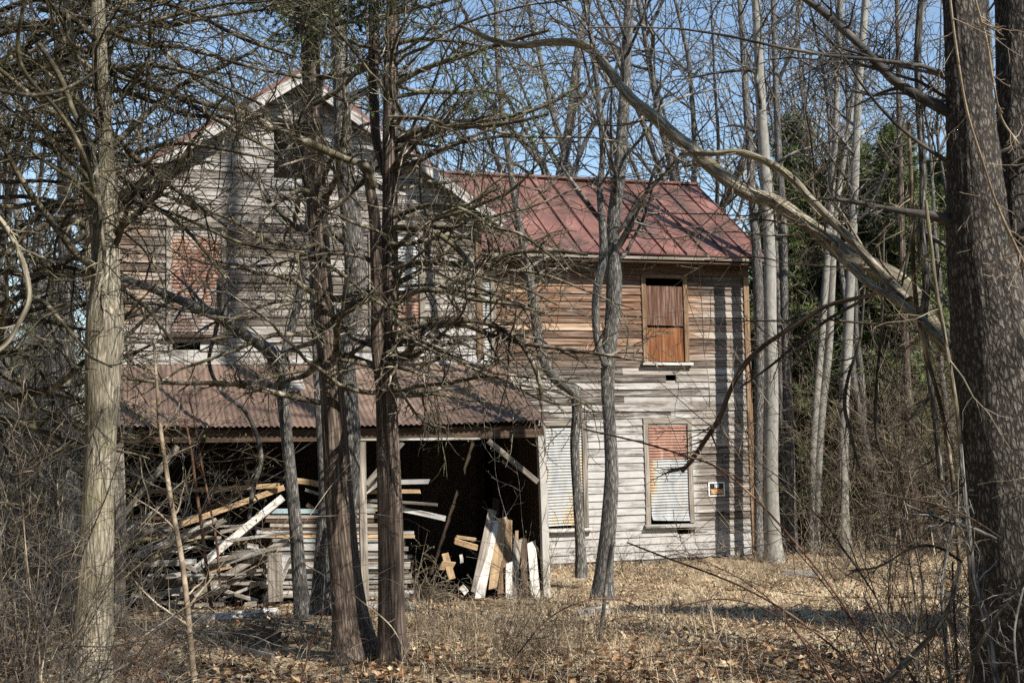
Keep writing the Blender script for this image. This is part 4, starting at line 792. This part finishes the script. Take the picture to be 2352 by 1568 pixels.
# tall tree outside the frame on the right whose shadow crosses the grass, the porch roof and the gable
rt = empty('bare_tree', (5.4, 8.9, 0), 'tall straight bare trunk standing outside the right edge', 'tree'); P = np.stack([np.linspace(0, .3, 20), np.zeros(20), np.linspace(-.1, 25, 20)], 1)+np.array([[5.4, 8.9, 0]]); R = np.linspace(.2, .1, 20)
b = Buf(); b.tubes(P, R, 14); b.build('trunk', MB['gray'], rt, True, (5.4, 8.9, 0)); add_branches(rt, sprouting(P, R, 12, (.55, .98), (.6, 1.2), (1.5, 3)), MT['gray'], 10, 5, (.25, .5), (.25, .5))
for x_, y_, sc, v in ((-10, -5, 1.3, 0), (-6, -8.5, 1.4, 1), (-1.5, -9, 1.3, 0), (3, -12, 1.3, 1), (-13, 1, 1.3, 1), (9, -14, 1.2, 0), (-9, -12, 1.6, 0), (0, -15, 1.6, 1), (-14, -7, 1.5, 1), (14, -6, 1.1, 0), (16, 2, 1.1, 1), (-12.5, 7, 1.2, 0), (-7, -2, 1.7, 1), (-9.5, 2.5, 1.6, 0), (-4, -5.5, 1.8, 0), (-11, -1, 2., 1), (-7, -12, 2.2, 0), (-2, -13, 2.1, 1), (-15, 4, 1.9, 0), (4, -17, 1.9, 0), (-13, 11, 1.6, 1), (15, 9, 1.5, 1), (18, -2, 1.2, 0)): copy_tree(GC[v], (x_, y_, -.1), rng.uniform(0, 6), sc, 'added unseen green cedar behind the viewer, cutting the sky light', 'added green cedars behind the viewer')  # added out of view to block sky fill from behind the camera
for x_, y_, sc, v in ((8.4, 8.6, 1.0, 0), (5.4, 2.2, .75, 1), (10.5, 8.2, 1.1, 1)): copy_tree(GC[v], (x_, y_, -.1), rng.uniform(0, 6), sc, 'green cedar outside the right edge, shading the foreground', 'green cedars outside the right edge')
for x_, y_, sc, v in ((6.0, 5.0, 1., 2), (7.6, 4.2, 1., 0)): copy_tree(VAR[v], (x_, y_, -.1), rng.uniform(0, 6), sc, 'added unseen bare tree off the right edge, dappling the foreground', 'added bare trees outside the right edge')  # added out of view to dapple the sunlight on the foreground
# ------------------------------------------------------------------ lumber
def c1(x, y): return (235.2+.27*x, 987.8+.27*y)
def c2(x, y): return (611.5+.27*x, 987.8+.27*y)
def c3(x, y): return (940.8+.21*x, 1081.9+.21*y)
CAMD = lambda p: np.array(p)-CAM
def plank(label, a, b_, wpx, mk, va, vb=None, th=.022, group=None, name='board', roll=0., warp=.006, skew=0., cat='board', face=None):
    vb = va if vb is None else vb; p0 = hp(*a, va); p1 = hp(*b_, vb); wd = wpx/FPX*((p0[1]+p1[1])/2)
    d = p1-p0; view = CAMD((p0+p1)/2); up = np.cross(d, view) if face is None else np.array(face, float); up /= np.linalg.norm(up); n = np.cross(d/np.linalg.norm(d), up); up = up*math.cos(roll)+n*math.sin(roll)
    o_ = (p0+p1)/2; bb = Buf(); bb.bar(p0, p1, wd, th, up, warp, skew); o = bb.build(name, MW[mk], None, False, o_); o.location = o_
    return tag(o, label, cat, group)
PG = 'boards in the collapsed lumber pile under the porch'
plank('long tan board lying level at the top of the pile, its right end sunlit', c1(310, 522), c1(1505, 470), 11, 'tan', -1.2, -2.0, .05)
plank('long tan board slanting up to the right across the pile', c1(235, 955), c1(1545, 485), 13, 'tan', -2.1, -1.9, .04)
plank('wide white board slanting steeply up to the right in front of the pile', c1(800, 1178), c1(1535, 570), 17, 'cream', -2.3, -2.15, .03)
plank('grey board slanting up to the right, lowest of the slanting boards', c1(780, 1405), c1(1580, 925), 15, 'gray', -2.3, -2.2, .03)
plank('thin grey stick slanting down to the right behind the slim forked tree', c1(1275, 815), c1(1500, 945), 8, 'gray', -2.0, -2.0, .03)
plank('horizontal grey timber across the left of the pile', c1(100, 1140), c1(800, 1118), 14, 'white', -2.2, -2.2, .06)
plank('grey board behind the white slanting one, at half height of the pile', c1(590, 912), c1(1010, 918), 8, 'gray', -2.0, -2.0, .02)
plank('narrow pale board end sticking out above the half height board', c1(760, 830), c1(1160, 812), 5, 'white', -1.9, -1.9, .02)
plank('dark beam end low on the left of the pile', c1(200, 1330), c1(745, 1275), 17, 'brown', -2.2, -2.25, .06)
plank('broken plank low on the pile under the dark beam end', c1(470, 1400), c1(690, 1345), 13, 'gray', -2.3, -2.3, .04)
plank('brown plank leaning deep in the shade behind the pile', c1(720, 770), c1(1180, 520), 18, 'amber', -1.1, -.8, .03)
plank('dark pole crossing deep in the shade at the upper right of the pile', c1(1160, 325), c1(1560, 410), 6, 'gray', -1.0, -1.2, .04)
plank('thin dark board in the shade above the tan boards', c1(700, 420), c1(1010, 465), 6, 'gray', -1., -1., .02)
plank('short thick weathered board standing on end beside the slim forked tree', c1(1475, 1455), c1(1465, 1040), 33, 'gray', -2.55, -2.5, .07)
plank('white painted board leaning behind the short standing one', c1(1395, 1510), c1(1575, 1070), 26, 'white', -2.45, -2.3, .02)
plank('white painted panel standing behind the slim forked tree', c2(355, 1010), c2(432, 770), 30, 'white', -2.1, -2.0, .02)
plank('low horizontal board near the ground in the middle of the pile', c1(780, 1490), c1(1035, 1478), 9, 'gray', -2.3, -2.3, .05)
plank('short board end low beside the white painted board', c1(1210, 1490), c1(1315, 1475), 13, 'gray', -2.3, -2.3, .05)
plank('narrow board end with a notch, right of the grey slanting board', c1(1130, 1225), c1(1410, 1215), 9, 'gray', -2.1, -2.1, .03)
plank('small board end under the notched one', c1(1060, 1300), c1(1340, 1300), 8, 'gray', -2.1, -2.1, .03)
for k in range(58):
    cx, cy = rng.uniform(200, 1500), rng.uniform(760, 1500); an = rng.normal()*.16+(-.45 if k % 3 == 0 else 0); L = rng.uniform(200, 520); v = rng.uniform(-2.38, -1.4)
    plank('loose weathered board jumbled in the left of the collapsed lumber pile', c1(cx-math.cos(an)*L, cy-math.sin(an)*L), c1(cx+math.cos(an)*L*.6, cy+math.sin(an)*L*.6), rng.uniform(5, 12), ('gray', 'white', 'gray', 'white', 'brown', 'gray', 'tan', 'white')[k % 8], v, v+rng.normal()*.2, rng.uniform(.02, .09), 'loose boards in the collapsed lumber pile', skew=rng.uniform(-.5, .5), warp=.01)
# curled grey sheet at the left end of the pile
q = [c1(150, 770), c1(330, 775), c1(600, 850), c1(420, 900), c1(240, 965), c1(150, 1060)]
b = Buf(); n_ = 12; A_ = smooth_path(np.array([hp(*c1(x, y), v) for x, y, v in ((150, 765, -2.0), (280, 765, -1.9), (420, 795, -2.), (600, 845, -2.15))]), n_); B_ = smooth_path(np.array([hp(*c1(x, y), v) for x, y, v in ((150, 1065, -2.2), (230, 1010, -2.1), (380, 900, -2.1), (590, 862, -2.15))]), n_)
for th_ in (0, .012): pass
tv = []; 
for k in range(6): tv.append(A_*(1-k/5)+B_*(k/5)-HN[None]*(.10*math.sin(math.pi*k/5)))
top = np.stack(tv); V = np.concatenate([top.reshape(-1, 3), (top+HN*.012).reshape(-1, 3)]); i = np.arange(6*n_).reshape(6, n_); F = np.stack([i[:-1, :-1], i[:-1, 1:], i[1:, 1:], i[1:, :-1]], -1).reshape(-1, 4)
b.add(V, np.vstack([F, F[:, ::-1]+6*n_])); o_ = V.mean(0); o = b.build('plywood_sheet', MW['gray'], None, True, o_); o.location = o_; tag(o, 'warped grey plywood sheet at the left end of the pile by the post', 'sheet')
plank('pale curled board lying below the warped grey sheet', c1(270, 1095), c1(480, 1010), 12, 'white', -2.25, -2.1, .02, warp=.03)
plank('short brown stick slanting right of the curled board', c1(390, 1105), c1(560, 1015), 9, 'tan', -2.3, -2.2, .03)
# the neat stack
rows = [(690, 12, 'blue'), (735, 8, 'gray'), (770, 8, 'brown'), (805, 9, 'gray'), (840, 7, 'brown'), (868, 9, 'white'), (905, 8, 'tan'), (935, 8, 'blue'), (968, 11, 'white'), (1008, 11, 'white'), (1045, 8, 'gray'), (1078, 10, 'white'), (1112, 8, 'brown'), (1150, 17, 'white'), (1200, 9, 'gray'), (1245, 13, 'white'), (1292, 9, 'white'), (1330, 10, 'gray'), (1372, 10, 'white'), (1410, 9, 'gray')]
for cy, wpx, mk in rows:
    for v in (-2.05, -1.7):
        e0 = rng.uniform(-90, 60); e1 = rng.uniform(1130, 1250) if cy > 850 else rng.uniform(900, 1010)
        plank('weathered board lying flat in the neat stack behind the cedar trunks', c2(e0, cy+rng.normal()*3), c2(e1, cy+rng.normal()*4-2), wpx*.92, mk, v+rng.normal()*.02, None, .24, 'boards in the neat lumber stack', warp=.003)
plank('grey square-cut board jutting right from the top of the stack', c2(740, 448), c2(1385, 436), 11, 'white', -2.0, -2.2, .10, skew=.4)
plank('short brown board jutting right below the top one', c2(850, 525), c2(1308, 520), 9, 'tan', -1.9, -2.2, .08, skew=-.3)
plank('long thin grey board jutting right, third from the top', c2(750, 590), c2(1455, 632), 7, 'gray', -1.9, -2.3, .12)
plank('board under the long thin one, hardly jutting', c2(720, 632), c2(1180, 655), 9, 'white', -1.9, -2.1, .12)
plank('long pale board jutting right and sagging, lowest of the jutting ones', c2(760, 600), c2(1520, 750), 12, 'white', -1.8, -2.35, .10)
plank('white board slanting up to the right between the two cedar trunks', c2(720, 610), c2(985, 425), 15, 'white', -2.3, -2.2, .02)
plank('brown board in the shade at the top of the stack', c2(700, 668), c2(1160, 672), 9, 'tan', -1.95, -1.95, .2)
plank('tan board end beside the leaning stem, left of the middle cedar', c2(255, 430), c2(445, 458), 13, 'tan', -2., -2., .04)
plank('small splintered board below the tan board end', c2(330, 505), c2(445, 540), 7, 'white', -2., -2., .03)
plank('stub of tan board slanting right of the slim forked tree', c2(345, 630), c2(440, 690), 9, 'tan', -2., -2., .03)
# boards leaning by the right post
for lab, a, e, wpx, mk, va, vb, roll in [
 ('tall weathered board, leftmost of those leaning by the right post', (715, 1330), (905, 425), 20, 'gray', -2.55, -2.05, .2), ('white board leaning second from the left by the right post', (765, 1390), (930, 545), 22, 'cream', -2.6, -2.1, 0),
 ('wide fresh tan board leaning in the middle by the right post', (925, 1280), (1003, 510), 25, 'tan', -2.5, -2.1, 0), ('curved tan board leaning right of the widest tan one', (1100, 1290), (1085, 530), 16, 'tan', -2.45, -2.1, -.4),
 ('short brown board leaning in front of the curved one', (1000, 1340), (1060, 840), 17, 'amber', -2.6, -2.3, 0), ('tan grey board leaning third from the right by the right post', (1125, 1390), (1185, 750), 18, 'gray', -2.6, -2.25, .1),
 ('dark board leaning second from the right by the right post', (1265, 1340), (1245, 735), 15, 'brown', -2.5, -2.2, .3), ('whitish board leaning nearest the right post', (1385, 1400), (1330, 775), 20, 'cream', -2.6, -2.25, 0),
 ('short whitish board in front of the leaning ones', (1090, 1400), (1090, 1000), 15, 'cream', -2.7, -2.5, 0), ('split tan board tip behind the leaning boards', (1160, 1200), (1170, 650), 8, 'tan', -2.3, -2.1, .2),
 ('tall dark board in the shade behind the leaning ones', (880, 1300), (950, 300), 16, 'brown', -1.9, -1.2, 0), ('thin dark lath in the shade near the right post', (1180, 1250), (1060, 250), 10, 'brown', -1.8, -1., 0),
 ('pale splintered board standing left of the leaning ones', (465, 1180), (385, 900), 16, 'tan', -2.4, -2.2, .2), ('broken tan board piece lying on top of the brush by the leaning ones', (490, 760), (740, 835), 13, 'tan', -2.3, -2.2, .2),
 ('small tan scrap above the broken board piece', (510, 715), (720, 745), 7, 'tan', -2.2, -2.1, .2), ('white scrap of board at the foot of the leaning ones', (560, 1260), (620, 1330), 14, 'white', -2.5, -2.5, 0), ('pale tilted scrap beside the splintered board', (335, 1030), (480, 1040), 20, 'tan', -2.3, -2.3, .3), ('narrow white lath standing between scraps and leaning boards', (570, 1000), (560, 910), 8, 'white', -2.3, -2.3, 0)]:
    plank(lab, c3(*a), c3(*e), wpx, mk, va, vb, .03, None, roll=roll, skew=rng.uniform(-.4, .4))
# boards on the ground
def gplank(label, a, b_, wd, mk, name='board', th=.03, cat='board', lift=.04):
    p0 = base_of(*a); p1 = base_of(*b_); p0[2] += lift; p1[2] += lift; o_ = (p0+p1)/2; bb = Buf(); bb.bar(p0, p1, wd, th, (0, .45, .9), .008, rng.uniform(-.5, .5)); o = bb.build(name, MW[mk], None, False, o_); o.location = o_; return tag(o, label, cat)
gplank('long pale board lying on the ground before the porch', (425, 1440), (640, 1418), .12, 'white')
gplank('weathered board lying at the front of the scrap heap on the ground', (505, 1492), (625, 1530), .09, 'gray'); gplank('short mossy board on top of the scrap heap', (560, 1478), (640, 1500), .11, 'brown', lift=.12); gplank('dark board lying across the scrap heap', (520, 1470), (590, 1490), .08, 'brown', lift=.08); gplank('thin lath under the scrap heap', (600, 1510), (680, 1520), .05, 'gray')
gplank('pale board lying at the foot of the double cedar', (820, 1400), (950, 1395), .1, 'white'); gplank('pale board lying in the grass by the first pale trunk right of the house', (1795, 1297), (1880, 1303), .09, 'white'); gplank('bleached board lying in the weeds between leaning boards and tall grey tree', (1330, 1405), (1400, 1398), .12, 'white')
P_ = np.array([hp(*p, -1.3) for p in ((668, 868), (722, 862), (724, 925), (672, 922))]); 
for p in P_: p[2] += 0
bb = Buf()
c_ = hl(-3.25, -1.45, 2.80)
for k in range(3): 
    a_ = c_+HT*-.17+np.array([0, 0, .02+.0])+(HN*.13*k+np.array([0, 0, .05*k])); bb.bar(a_, a_+HT*.36+np.array([0, 0, rng.normal()*.015]), .12, .02, HN*.93+np.array([0, 0, .36]))
bb.bar(c_+HT*-.17-HN*.08, c_+HT*-.17+HN*.36+np.array([0, 0, .17]), .05, .06, (0, 0, 1)); o = bb.build('hatch', MW['white'], None, False, c_); o.location = c_; tag(o, 'small white board hatch lying on the rusty porch roof', 'hatch')
# ------------------------------------------------------------------ undergrowth in front
M_BUD = leaf_mat('bud_green', [(0, (.12, .13, .03)), (1, (.30, .30, .10))])
def buds(root, tips, n, size):
    c = tips[rng.integers(0, len(tips), n)]+rng.normal(size=(n, 3))*.01; d = rng.normal(size=(n, 2, 3)); d /= np.linalg.norm(d, axis=2, keepdims=True); sz = size*rng.uniform(.5, 1.2, (n, 1))
    V = np.stack([c, c+d[:, 0]*sz*.5+np.array([0, 0, 1])*sz*.3, c+np.array([0, 0, 1])*sz, c+d[:, 1]*sz*.5+np.array([0, 0, 1])*sz*.4], 1).reshape(-1, 3)
    b = Buf(); b.add(V, np.arange(len(V)).reshape(-1, 4)); tag(b.build('leaf_buds', M_BUD, root, False, np.array(root.location), extra={'tint': np.repeat(rng.random(n), 4)}), kind='stuff')
def shrub(label, p, n, h, m, lean=(0, 0), spread=.45, n2=9, n3=5, r0=.007, nb=0, group=None, name='shrub', arch=-.03):
    K = 10; P = np.zeros((n, K, 3)); P[:, 0] = np.array(p)+np.stack([rng.normal(size=n)*.12, rng.normal(size=n)*.12, np.zeros(n)-.03], 1)
    d = np.stack([rng.normal(size=n)*spread+lean[0], rng.normal(size=n)*spread+lean[1], np.ones(n)], 1); d /= np.linalg.norm(d, axis=1, keepdims=True); st = h*rng.uniform(.5, 1.1, n)/(K-1)
    for k in range(1, K): d += rng.normal(size=(n, 3))*.10; d[:, 2] += arch; d /= np.linalg.norm(d, axis=1, keepdims=True); P[:, k] = P[:, k-1]+d*st[:, None]
    P[:, 1:, 2] = np.maximum(P[:, 1:, 2], gz(P[:, 1:, 0], P[:, 1:, 1])+.02)
    R = (rng.uniform(.5, 1.2, n)*r0)[:, None]*np.linspace(1, .22, K)[None]; b = Buf(); b.tubes(P, R, 6)
    P2, R2 = spawn(P, R, n2, (.12, 1), (.5, 1.3), (.15, .45), 6, .18, .0, .55, .0016); b.tubes(P2, R2, 4)
    P3, R3 = spawn(P2, R2, n3, (.2, 1), (.5, 1.2), (.3, .6), 4, .18, .0, .6, .0013); b.tubes(P3, R3, 3); root = b.build(name, m, None, True, np.array(p)); root.location = tuple(map(float, p)); tag(root, label, 'shrub', group)
    if nb: buds(root, np.concatenate([P3[:, 2:].reshape(-1, 3), P2[:, 3:].reshape(-1, 3)]), nb, .026)
def gp(px, Y): p = at(px, 1200, Y); p[2] = float(gz(p[0], Y)); return p
SG = 'bare shrubs crowding the left foreground'; SL_ = 'bare brown shrub in the tangle at the lower left'
for px, Y, n, h, mk, nb in [(20, 8, 12, 3., 'brush', 0), (70, 9.5, 12, 3.4, 'brush', 350), (-40, 9, 12, 3.4, 'gray', 0), (40, 11.5, 14, 3.6, 'brush', 300), (300, 9.5, 8, .9, 'brush', 0), (340, 10.5, 9, .9, 'tan', 0), (250, 8.2, 7, .9, 'red', 0), (10, 6.5, 8, 2.2, 'brush', 0), (90, 7, 8, 1.8, 'dark', 0), (-30, 13, 14, 4.2, 'gray', 400), (30, 5.2, 7, 1.6, 'dark', 0), (120, 6, 8, 1.5, 'dark', 0), (60, 8, 12, 3.2, 'dark', 0), (0, 10, 12, 3.6, 'dark', 200)]:
    shrub(SL_, gp(px, Y), n, h, MT[mk], (.1, 0), nb=nb, group=SG)
shrub('pale tan clump of dead weeds before the left of the lumber pile', gp(410, 11.5), 26, .95, MT['tan'], spread=.5, n2=7, n3=4, r0=.0045, name='weed_clump')
shrub('pale green tipped small shrub before the stack, right of the double cedar', gp(985, 13), 9, 1.1, MT['tan'], n2=7, n3=4, nb=120, r0=.006)
shrub('thin upright young shrub between the leaning boards and the right post', gp(1205, 14), 3, 2.3, MT['gray'], spread=.08, n2=9, n3=4, nb=60, r0=.008, arch=.02)
for px, Y, n, h, mk in [(2060, 6.2, 6, 1.5, 'dark'), (2150, 5.6, 7, 1.7, 'brush'), (2210, 6.5, 8, 2.6, 'brush'), (2120, 7.5, 8, 2.8, 'dark'), (2010, 8, 7, 1.8, 'red'), (2190, 8.5, 8, 3.4, 'brush'), (2260, 4.9, 5, 1.1, 'dark'), (2060, 9.5, 8, 3.2, 'brush')]: shrub('bare wiry shrub at the foot of the oak', gp(px, Y), n, h, MT[mk], (0, 0), .28, 9, 4, .007, group='bare shrubs around the oak')
WG = 'thin dead weeds in the middle foreground'
for k in range(16): shrub('thin leafless dead weed clump in the middle foreground', gp(rng.uniform(960, 1330), rng.uniform(9.8, 13)), 9, rng.uniform(.6, 1.1), MT['tan' if k % 3 else 'brush'], spread=.22, n2=6, n3=3, r0=.0032, group=WG, name='weed_clump')
for k in range(10): shrub('low bramble patch in the tan grass at the lower right', gp(rng.uniform(1380, 2150), rng.uniform(9, 14)), 6, rng.uniform(.7, 1.3), MT['red' if k % 2 else 'brush'], spread=.7, n2=5, n3=2, r0=.0032, group='low brambles in the right foreground', name='bramble', arch=-.12)
for k in range(9): shrub('tangled low brush along the foot of the wing wall', gp(1270+k*55+rng.normal()*10, 20.2+rng.normal()*.3), 9, rng.uniform(.5, 1.1), MT['brush' if k % 2 else 'tan'], spread=.5, n2=6, n3=3, r0=.005, group='low brush at the foot of the wing', name='weed_clump')
for k in range(8): shrub('tangled low brush at the foot of the trunks right of the house', gp(1720+k*52+rng.normal()*12, 19.3+rng.normal()*.6), 11, rng.uniform(.7, 1.5), MT['brush' if k % 2 else 'tan'], spread=.5, n2=6, n3=3, r0=.005, group='low brush under the right trunks', name='weed_clump')
for k in range(8): shrub('twiggy dry brush on the dark ground between the trunks and the porch', gp(470+k*52+rng.normal()*15, rng.uniform(10.5, 13.5)), 8, rng.uniform(.4, .9), MT['brush' if k % 2 else 'dark'], spread=.6, n2=6, n3=3, r0=.004, group='dry brush before the porch', name='weed_clump')
# young stems and canes traced from the photo
def cane(label, pts, Y0, Y1, m, name='bramble_cane', cat='cane', n2=8, n3=0, l2=(.05, .16), S=(8, 4, 3), bud=0, group=None):
    P, R = traced(pts, Y0, Y1, 40); R = R*(.72 if name == 'bramble_cane' else 1); root = tree_root(name, label, cat, P[0], group); b = Buf(); tp = twiggy(b, P, R, n2, n3, l2, (.3, .5), 0, S, .14, .5, .0014, 0, (.6, 1.2), .08); b.build('stem', m, root, True, P[0])
    if bud: buds(root, tp.reshape(-1, 3), bud, .022)
cane('thin pale sapling standing before the left of the lumber pile', [(446, 1562, 15), (438, 1480, 14), (430, 1390, 13), (418, 1290, 13), (402, 1200, 12), (388, 1120, 11), (376, 1040, 11), (366, 960, 9), (360, 880, 7), (352, 780, 5)], 9.6, 9.6, MT['tan'], 'sapling', 'sapling', 16, 4, (.1, .3), bud=60)
cane('thin dark reddish sapling close right of the pale one', [(486, 1400, 9), (474, 1300, 8), (462, 1200, 8), (450, 1120, 7), (440, 1040, 6), (425, 960, 5)], 11, 11, MT['red'], 'sapling', 'sapling', 10, 3, (.1, .3), bud=40)
cane('dark thin stem rising through the pile shade right of the saplings', [(505, 1340, 6), (498, 1250, 6), (480, 1150, 5), (462, 1060, 5), (445, 960, 4), (430, 900, 3)], 12, 12, MT['red'], 'sapling', 'sapling', 8, 3, (.1, .3), bud=30)
cane('leaning grey pole like stem before the tall grey tree', [(1375, 1485, 10), (1385, 1410, 9), (1393, 1340, 9), (1402, 1270, 9), (1410, 1235, 8)], 12, 12, MT['gray'], 'sapling', 'sapling', 0)
cane('crooked dark vine hanging before the black porch opening', [(502, 640, 10), (500, 740, 10), (480, 830, 9), (510, 900, 10), (560, 940, 10), (590, 1000, 10), (600, 1060, 10), (582, 1120, 11), (572, 1190, 9)], 13.8, 14, MT['gray'], 'hanging_vine', 'vine', 8, 3, (.08, .2))
cane('long straight cane crossing the right window and the corner of the wing', [(1340, 985, 5), (1470, 1015, 6), (1570, 1045, 6), (1650, 1075, 6), (1740, 1150, 7), (1830, 1250, 7), (1910, 1350, 7), (1975, 1450, 7), (2040, 1580, 7)], 7.6, 6.6, MT['red'], n2=6)
cane('long cane arching low from the wing foot to the bottom right', [(1440, 1245, 5), (1530, 1280, 6), (1640, 1320, 6), (1730, 1360, 6), (1830, 1420, 7), (1930, 1500, 7), (2020, 1590, 7)], 7.4, 6.6, MT['red'], n2=8)
cane('second low cane crossing the lower right grass', [(1560, 1390, 4), (1660, 1375, 4), (1760, 1400, 5), (1860, 1480, 5), (1930, 1590, 5)], 7.6, 7, MT['red'], n2=6)
cane('arching reddish cane in the middle foreground, bending to the right', [(1135, 1580, 5), (1190, 1500, 5), (1260, 1420, 4), (1340, 1380, 4), (1420, 1375, 4), (1480, 1400, 3)], 9, 9.5, MT['red'], n2=6)
cane('reddish cane before the middle cedar', [(690, 1570, 6), (715, 1480, 6), (745, 1400, 5), (770, 1330, 4)], 9.2, 9.2, MT['red'], n2=4)
cane('pale thin cane slanting across the foot of the two cedars', [(690, 1290, 3), (760, 1330, 4), (830, 1380, 4), (900, 1440, 4), (940, 1520, 3)], 9.5, 9.5, MT['tan'], n2=5)
for i, (lab, pts, Y, mk) in enumerate([
 ('dark upright vine stem left of the oak, reaching the top of the picture', [(2118, -20, 18), (2108, 120, 18), (2112, 260, 18), (2120, 400, 17), (2118, 520, 18), (2128, 640, 20), (2122, 740, 18), (2135, 860, 15), (2150, 980, 14), (2160, 1100, 13)], 6.4, 'dark'),
 ('brown vine hanging straight left of the oak', [(2086, 280, 8), (2092, 400, 10), (2096, 520, 11), (2098, 620, 11), (2108, 720, 11), (2130, 820, 10), (2160, 930, 10), (2180, 1040, 10), (2195, 1180, 10), (2205, 1320, 10)], 6, 'brush'),
 ('pale vine curving down along the oak from under the fallen tree', [(2126, 460, 8), (2138, 560, 9), (2150, 660, 9), (2168, 760, 9), (2185, 860, 10), (2200, 960, 11), (2212, 1080, 13), (2222, 1200, 14), (2232, 1320, 15), (2250, 1450, 16)], 5.4, 'tan'),
 ('dark crooked vine falling from the foot of the oak to the bottom edge', [(2205, 1290, 9), (2188, 1370, 11), (2165, 1420, 12), (2120, 1480, 13), (2075, 1525, 13), (2020, 1580, 12)], 5.2, 'dark'),
 ('thin black vine hanging in front of the thicket', [(1990, 560, 5), (1985, 660, 6), (1975, 780, 7), (1950, 860, 8), (1940, 930, 9), (1955, 1000, 9), (1975, 1080, 5)], 7, 'dark'),
 ('second thin black vine hanging in front of the thicket', [(2030, 520, 5), (2028, 640, 6), (2024, 760, 7), (2015, 860, 7), (2010, 960, 8), (2018, 1020, 6), (2045, 1080, 4)], 7, 'dark'),
 ('pale thin vine crossing the upper part of the oak trunk', [(2180, -20, 6), (2195, 100, 6), (2220, 250, 6), (2260, 380, 6), (2290, 470, 6), (2330, 560, 7), (2370, 640, 7)], 4.6, 'tan'),
 ('thin light vine over the dark gap between the two oak stems', [(2240, 0, 5), (2265, 90, 6), (2280, 180, 5), (2300, 270, 5), (2340, 330, 4)], 5.0, 'tan'),
 ('horizontal pale twig reaching left from the foot of the oak', [(2300, 1235, 5), (2230, 1190, 6), (2160, 1160, 6), (2060, 1140, 5), (1995, 1125, 4)], 5, 'brush'),
 ('reddish cane rising beside the crooked vine at the lower right', [(2200, 1590, 6), (2196, 1480, 6), (2190, 1380, 5), (2188, 1290, 4)], 5.6, 'red'),
 ('dark knotted branch reaching left from the oak below the pale twig', [(2290, 1240, 14), (2240, 1215, 13), (2180, 1198, 12), (2130, 1180, 10), (2083, 1160, 8)], 5.2, 'dark'),
 ('dark crooked stem standing upright at the left foot of the oak', [(2185, 1590, 13), (2172, 1480, 12), (2164, 1360, 12), (2176, 1260, 11), (2196, 1176, 9), (2205, 1080, 7)], 5.3, 'dark'),
 ('grey vine twisting up the dark lower side of the oak', [(2290, 1580, 14), (2268, 1440, 15), (2238, 1335, 14), (2226, 1230, 13), (2214, 1120, 12), (2206, 1020, 10)], 5.05, 'dark'),
 ('dark cane slanting into the bottom edge left of the oak', [(1985, 1370, 6), (2030, 1450, 8), (2070, 1510, 9), (2110, 1580, 10)], 5.6, 'dark'),
 ('thick dark bough slanting up to the left across the bottom right corner', [(2360, 1330, 12), (2300, 1400, 12), (2250, 1480, 13), (2215, 1580, 14)], 4.6, 'dark'),
 ('thin dark branch crossing behind the pale twig toward the thicket', [(2210, 1290, 9), (2150, 1255, 9), (2090, 1260, 7), (2020, 1300, 6), (1950, 1310, 4)], 5.8, 'dark'),
 ('thin cane leaning before the oak foot', [(2340, 1570, 8), (2330, 1450, 8), (2355, 1330, 7)], 4.4, 'dark')]):
    cane(lab, pts, Y, Y+.3, MB['gray' if mk == 'dark' else 'pale'] if max(q[2] for q in pts) > 12 else MT[mk], 'hanging_vine' if 'vine' in lab else 'bramble_cane', 'vine' if 'vine' in lab else 'cane', 14, 4, (.08, .3))
CG = 'thin bramble canes arching in the foreground'
for k in range(70):
    Y = rng.uniform(7.5, 14); p = gp(rng.uniform(250, 2250), Y); K = 14; L = rng.uniform(.7, 1.7); az = rng.uniform(0, 6.28); d = np.array([math.cos(az)*.5, math.sin(az)*.5, 1.]); P = np.zeros((K, 3)); P[0] = p
    for j in range(1, K): d = d/np.linalg.norm(d); P[j] = P[j-1]+d*L/(K-1); d = d+np.array([math.cos(az)*.08, math.sin(az)*.08, -.17])+rng.normal(size=3)*.04
    P[1:, 2] = np.maximum(P[1:, 2], gz(P[1:, 0], P[1:, 1])+.01); root = empty('bramble_cane', tuple(map(float, p)), 'thin bramble cane arching over the leaf litter', 'cane', CG); b = Buf(); twiggy(b, P, np.linspace(.0035, .0013, K), 5, 0, (.06, .2), None, 0, (5, 3, 3), .14, .6, .0012); b.build('stem', MT['red' if k % 2 else 'brush'], root, True, p)
# fallen sticks
for lab, a, e, r in [('long white bare stick lying on the leaves at the bottom centre', (1150, 1552), (1420, 1545), .017), ('grey stick lying in the leaves at the bottom left', (300, 1540), (420, 1520), .012), ('thin bent stick lying in the tan grass', (1500, 1420), (1660, 1440), .008), ('stick lying in the grass near the oak', (1800, 1500), (1960, 1470), .012)]:
    p0 = base_of(*a); p1 = base_of(*e); K = 12; P = np.array([p0+(p1-p0)*t for t in np.linspace(0, 1, K)]); P[:, :2] += np.cumsum(rng.normal(size=(K, 2))*.015, 0); P[:, 2] = gz(P[:, 0], P[:, 1])+.05+.02*np.sin(np.linspace(0, 5, K))
    root = empty('fallen_stick', tuple(map(float, P[0])), lab, 'stick'); b = Buf(); twiggy(b, P, np.linspace(r, r*.35, K), 4, 2, (.1, .3), (.3, .5), 0, (8, 4, 3)); b.build('stick', MT['tan'], root, True, P[0])
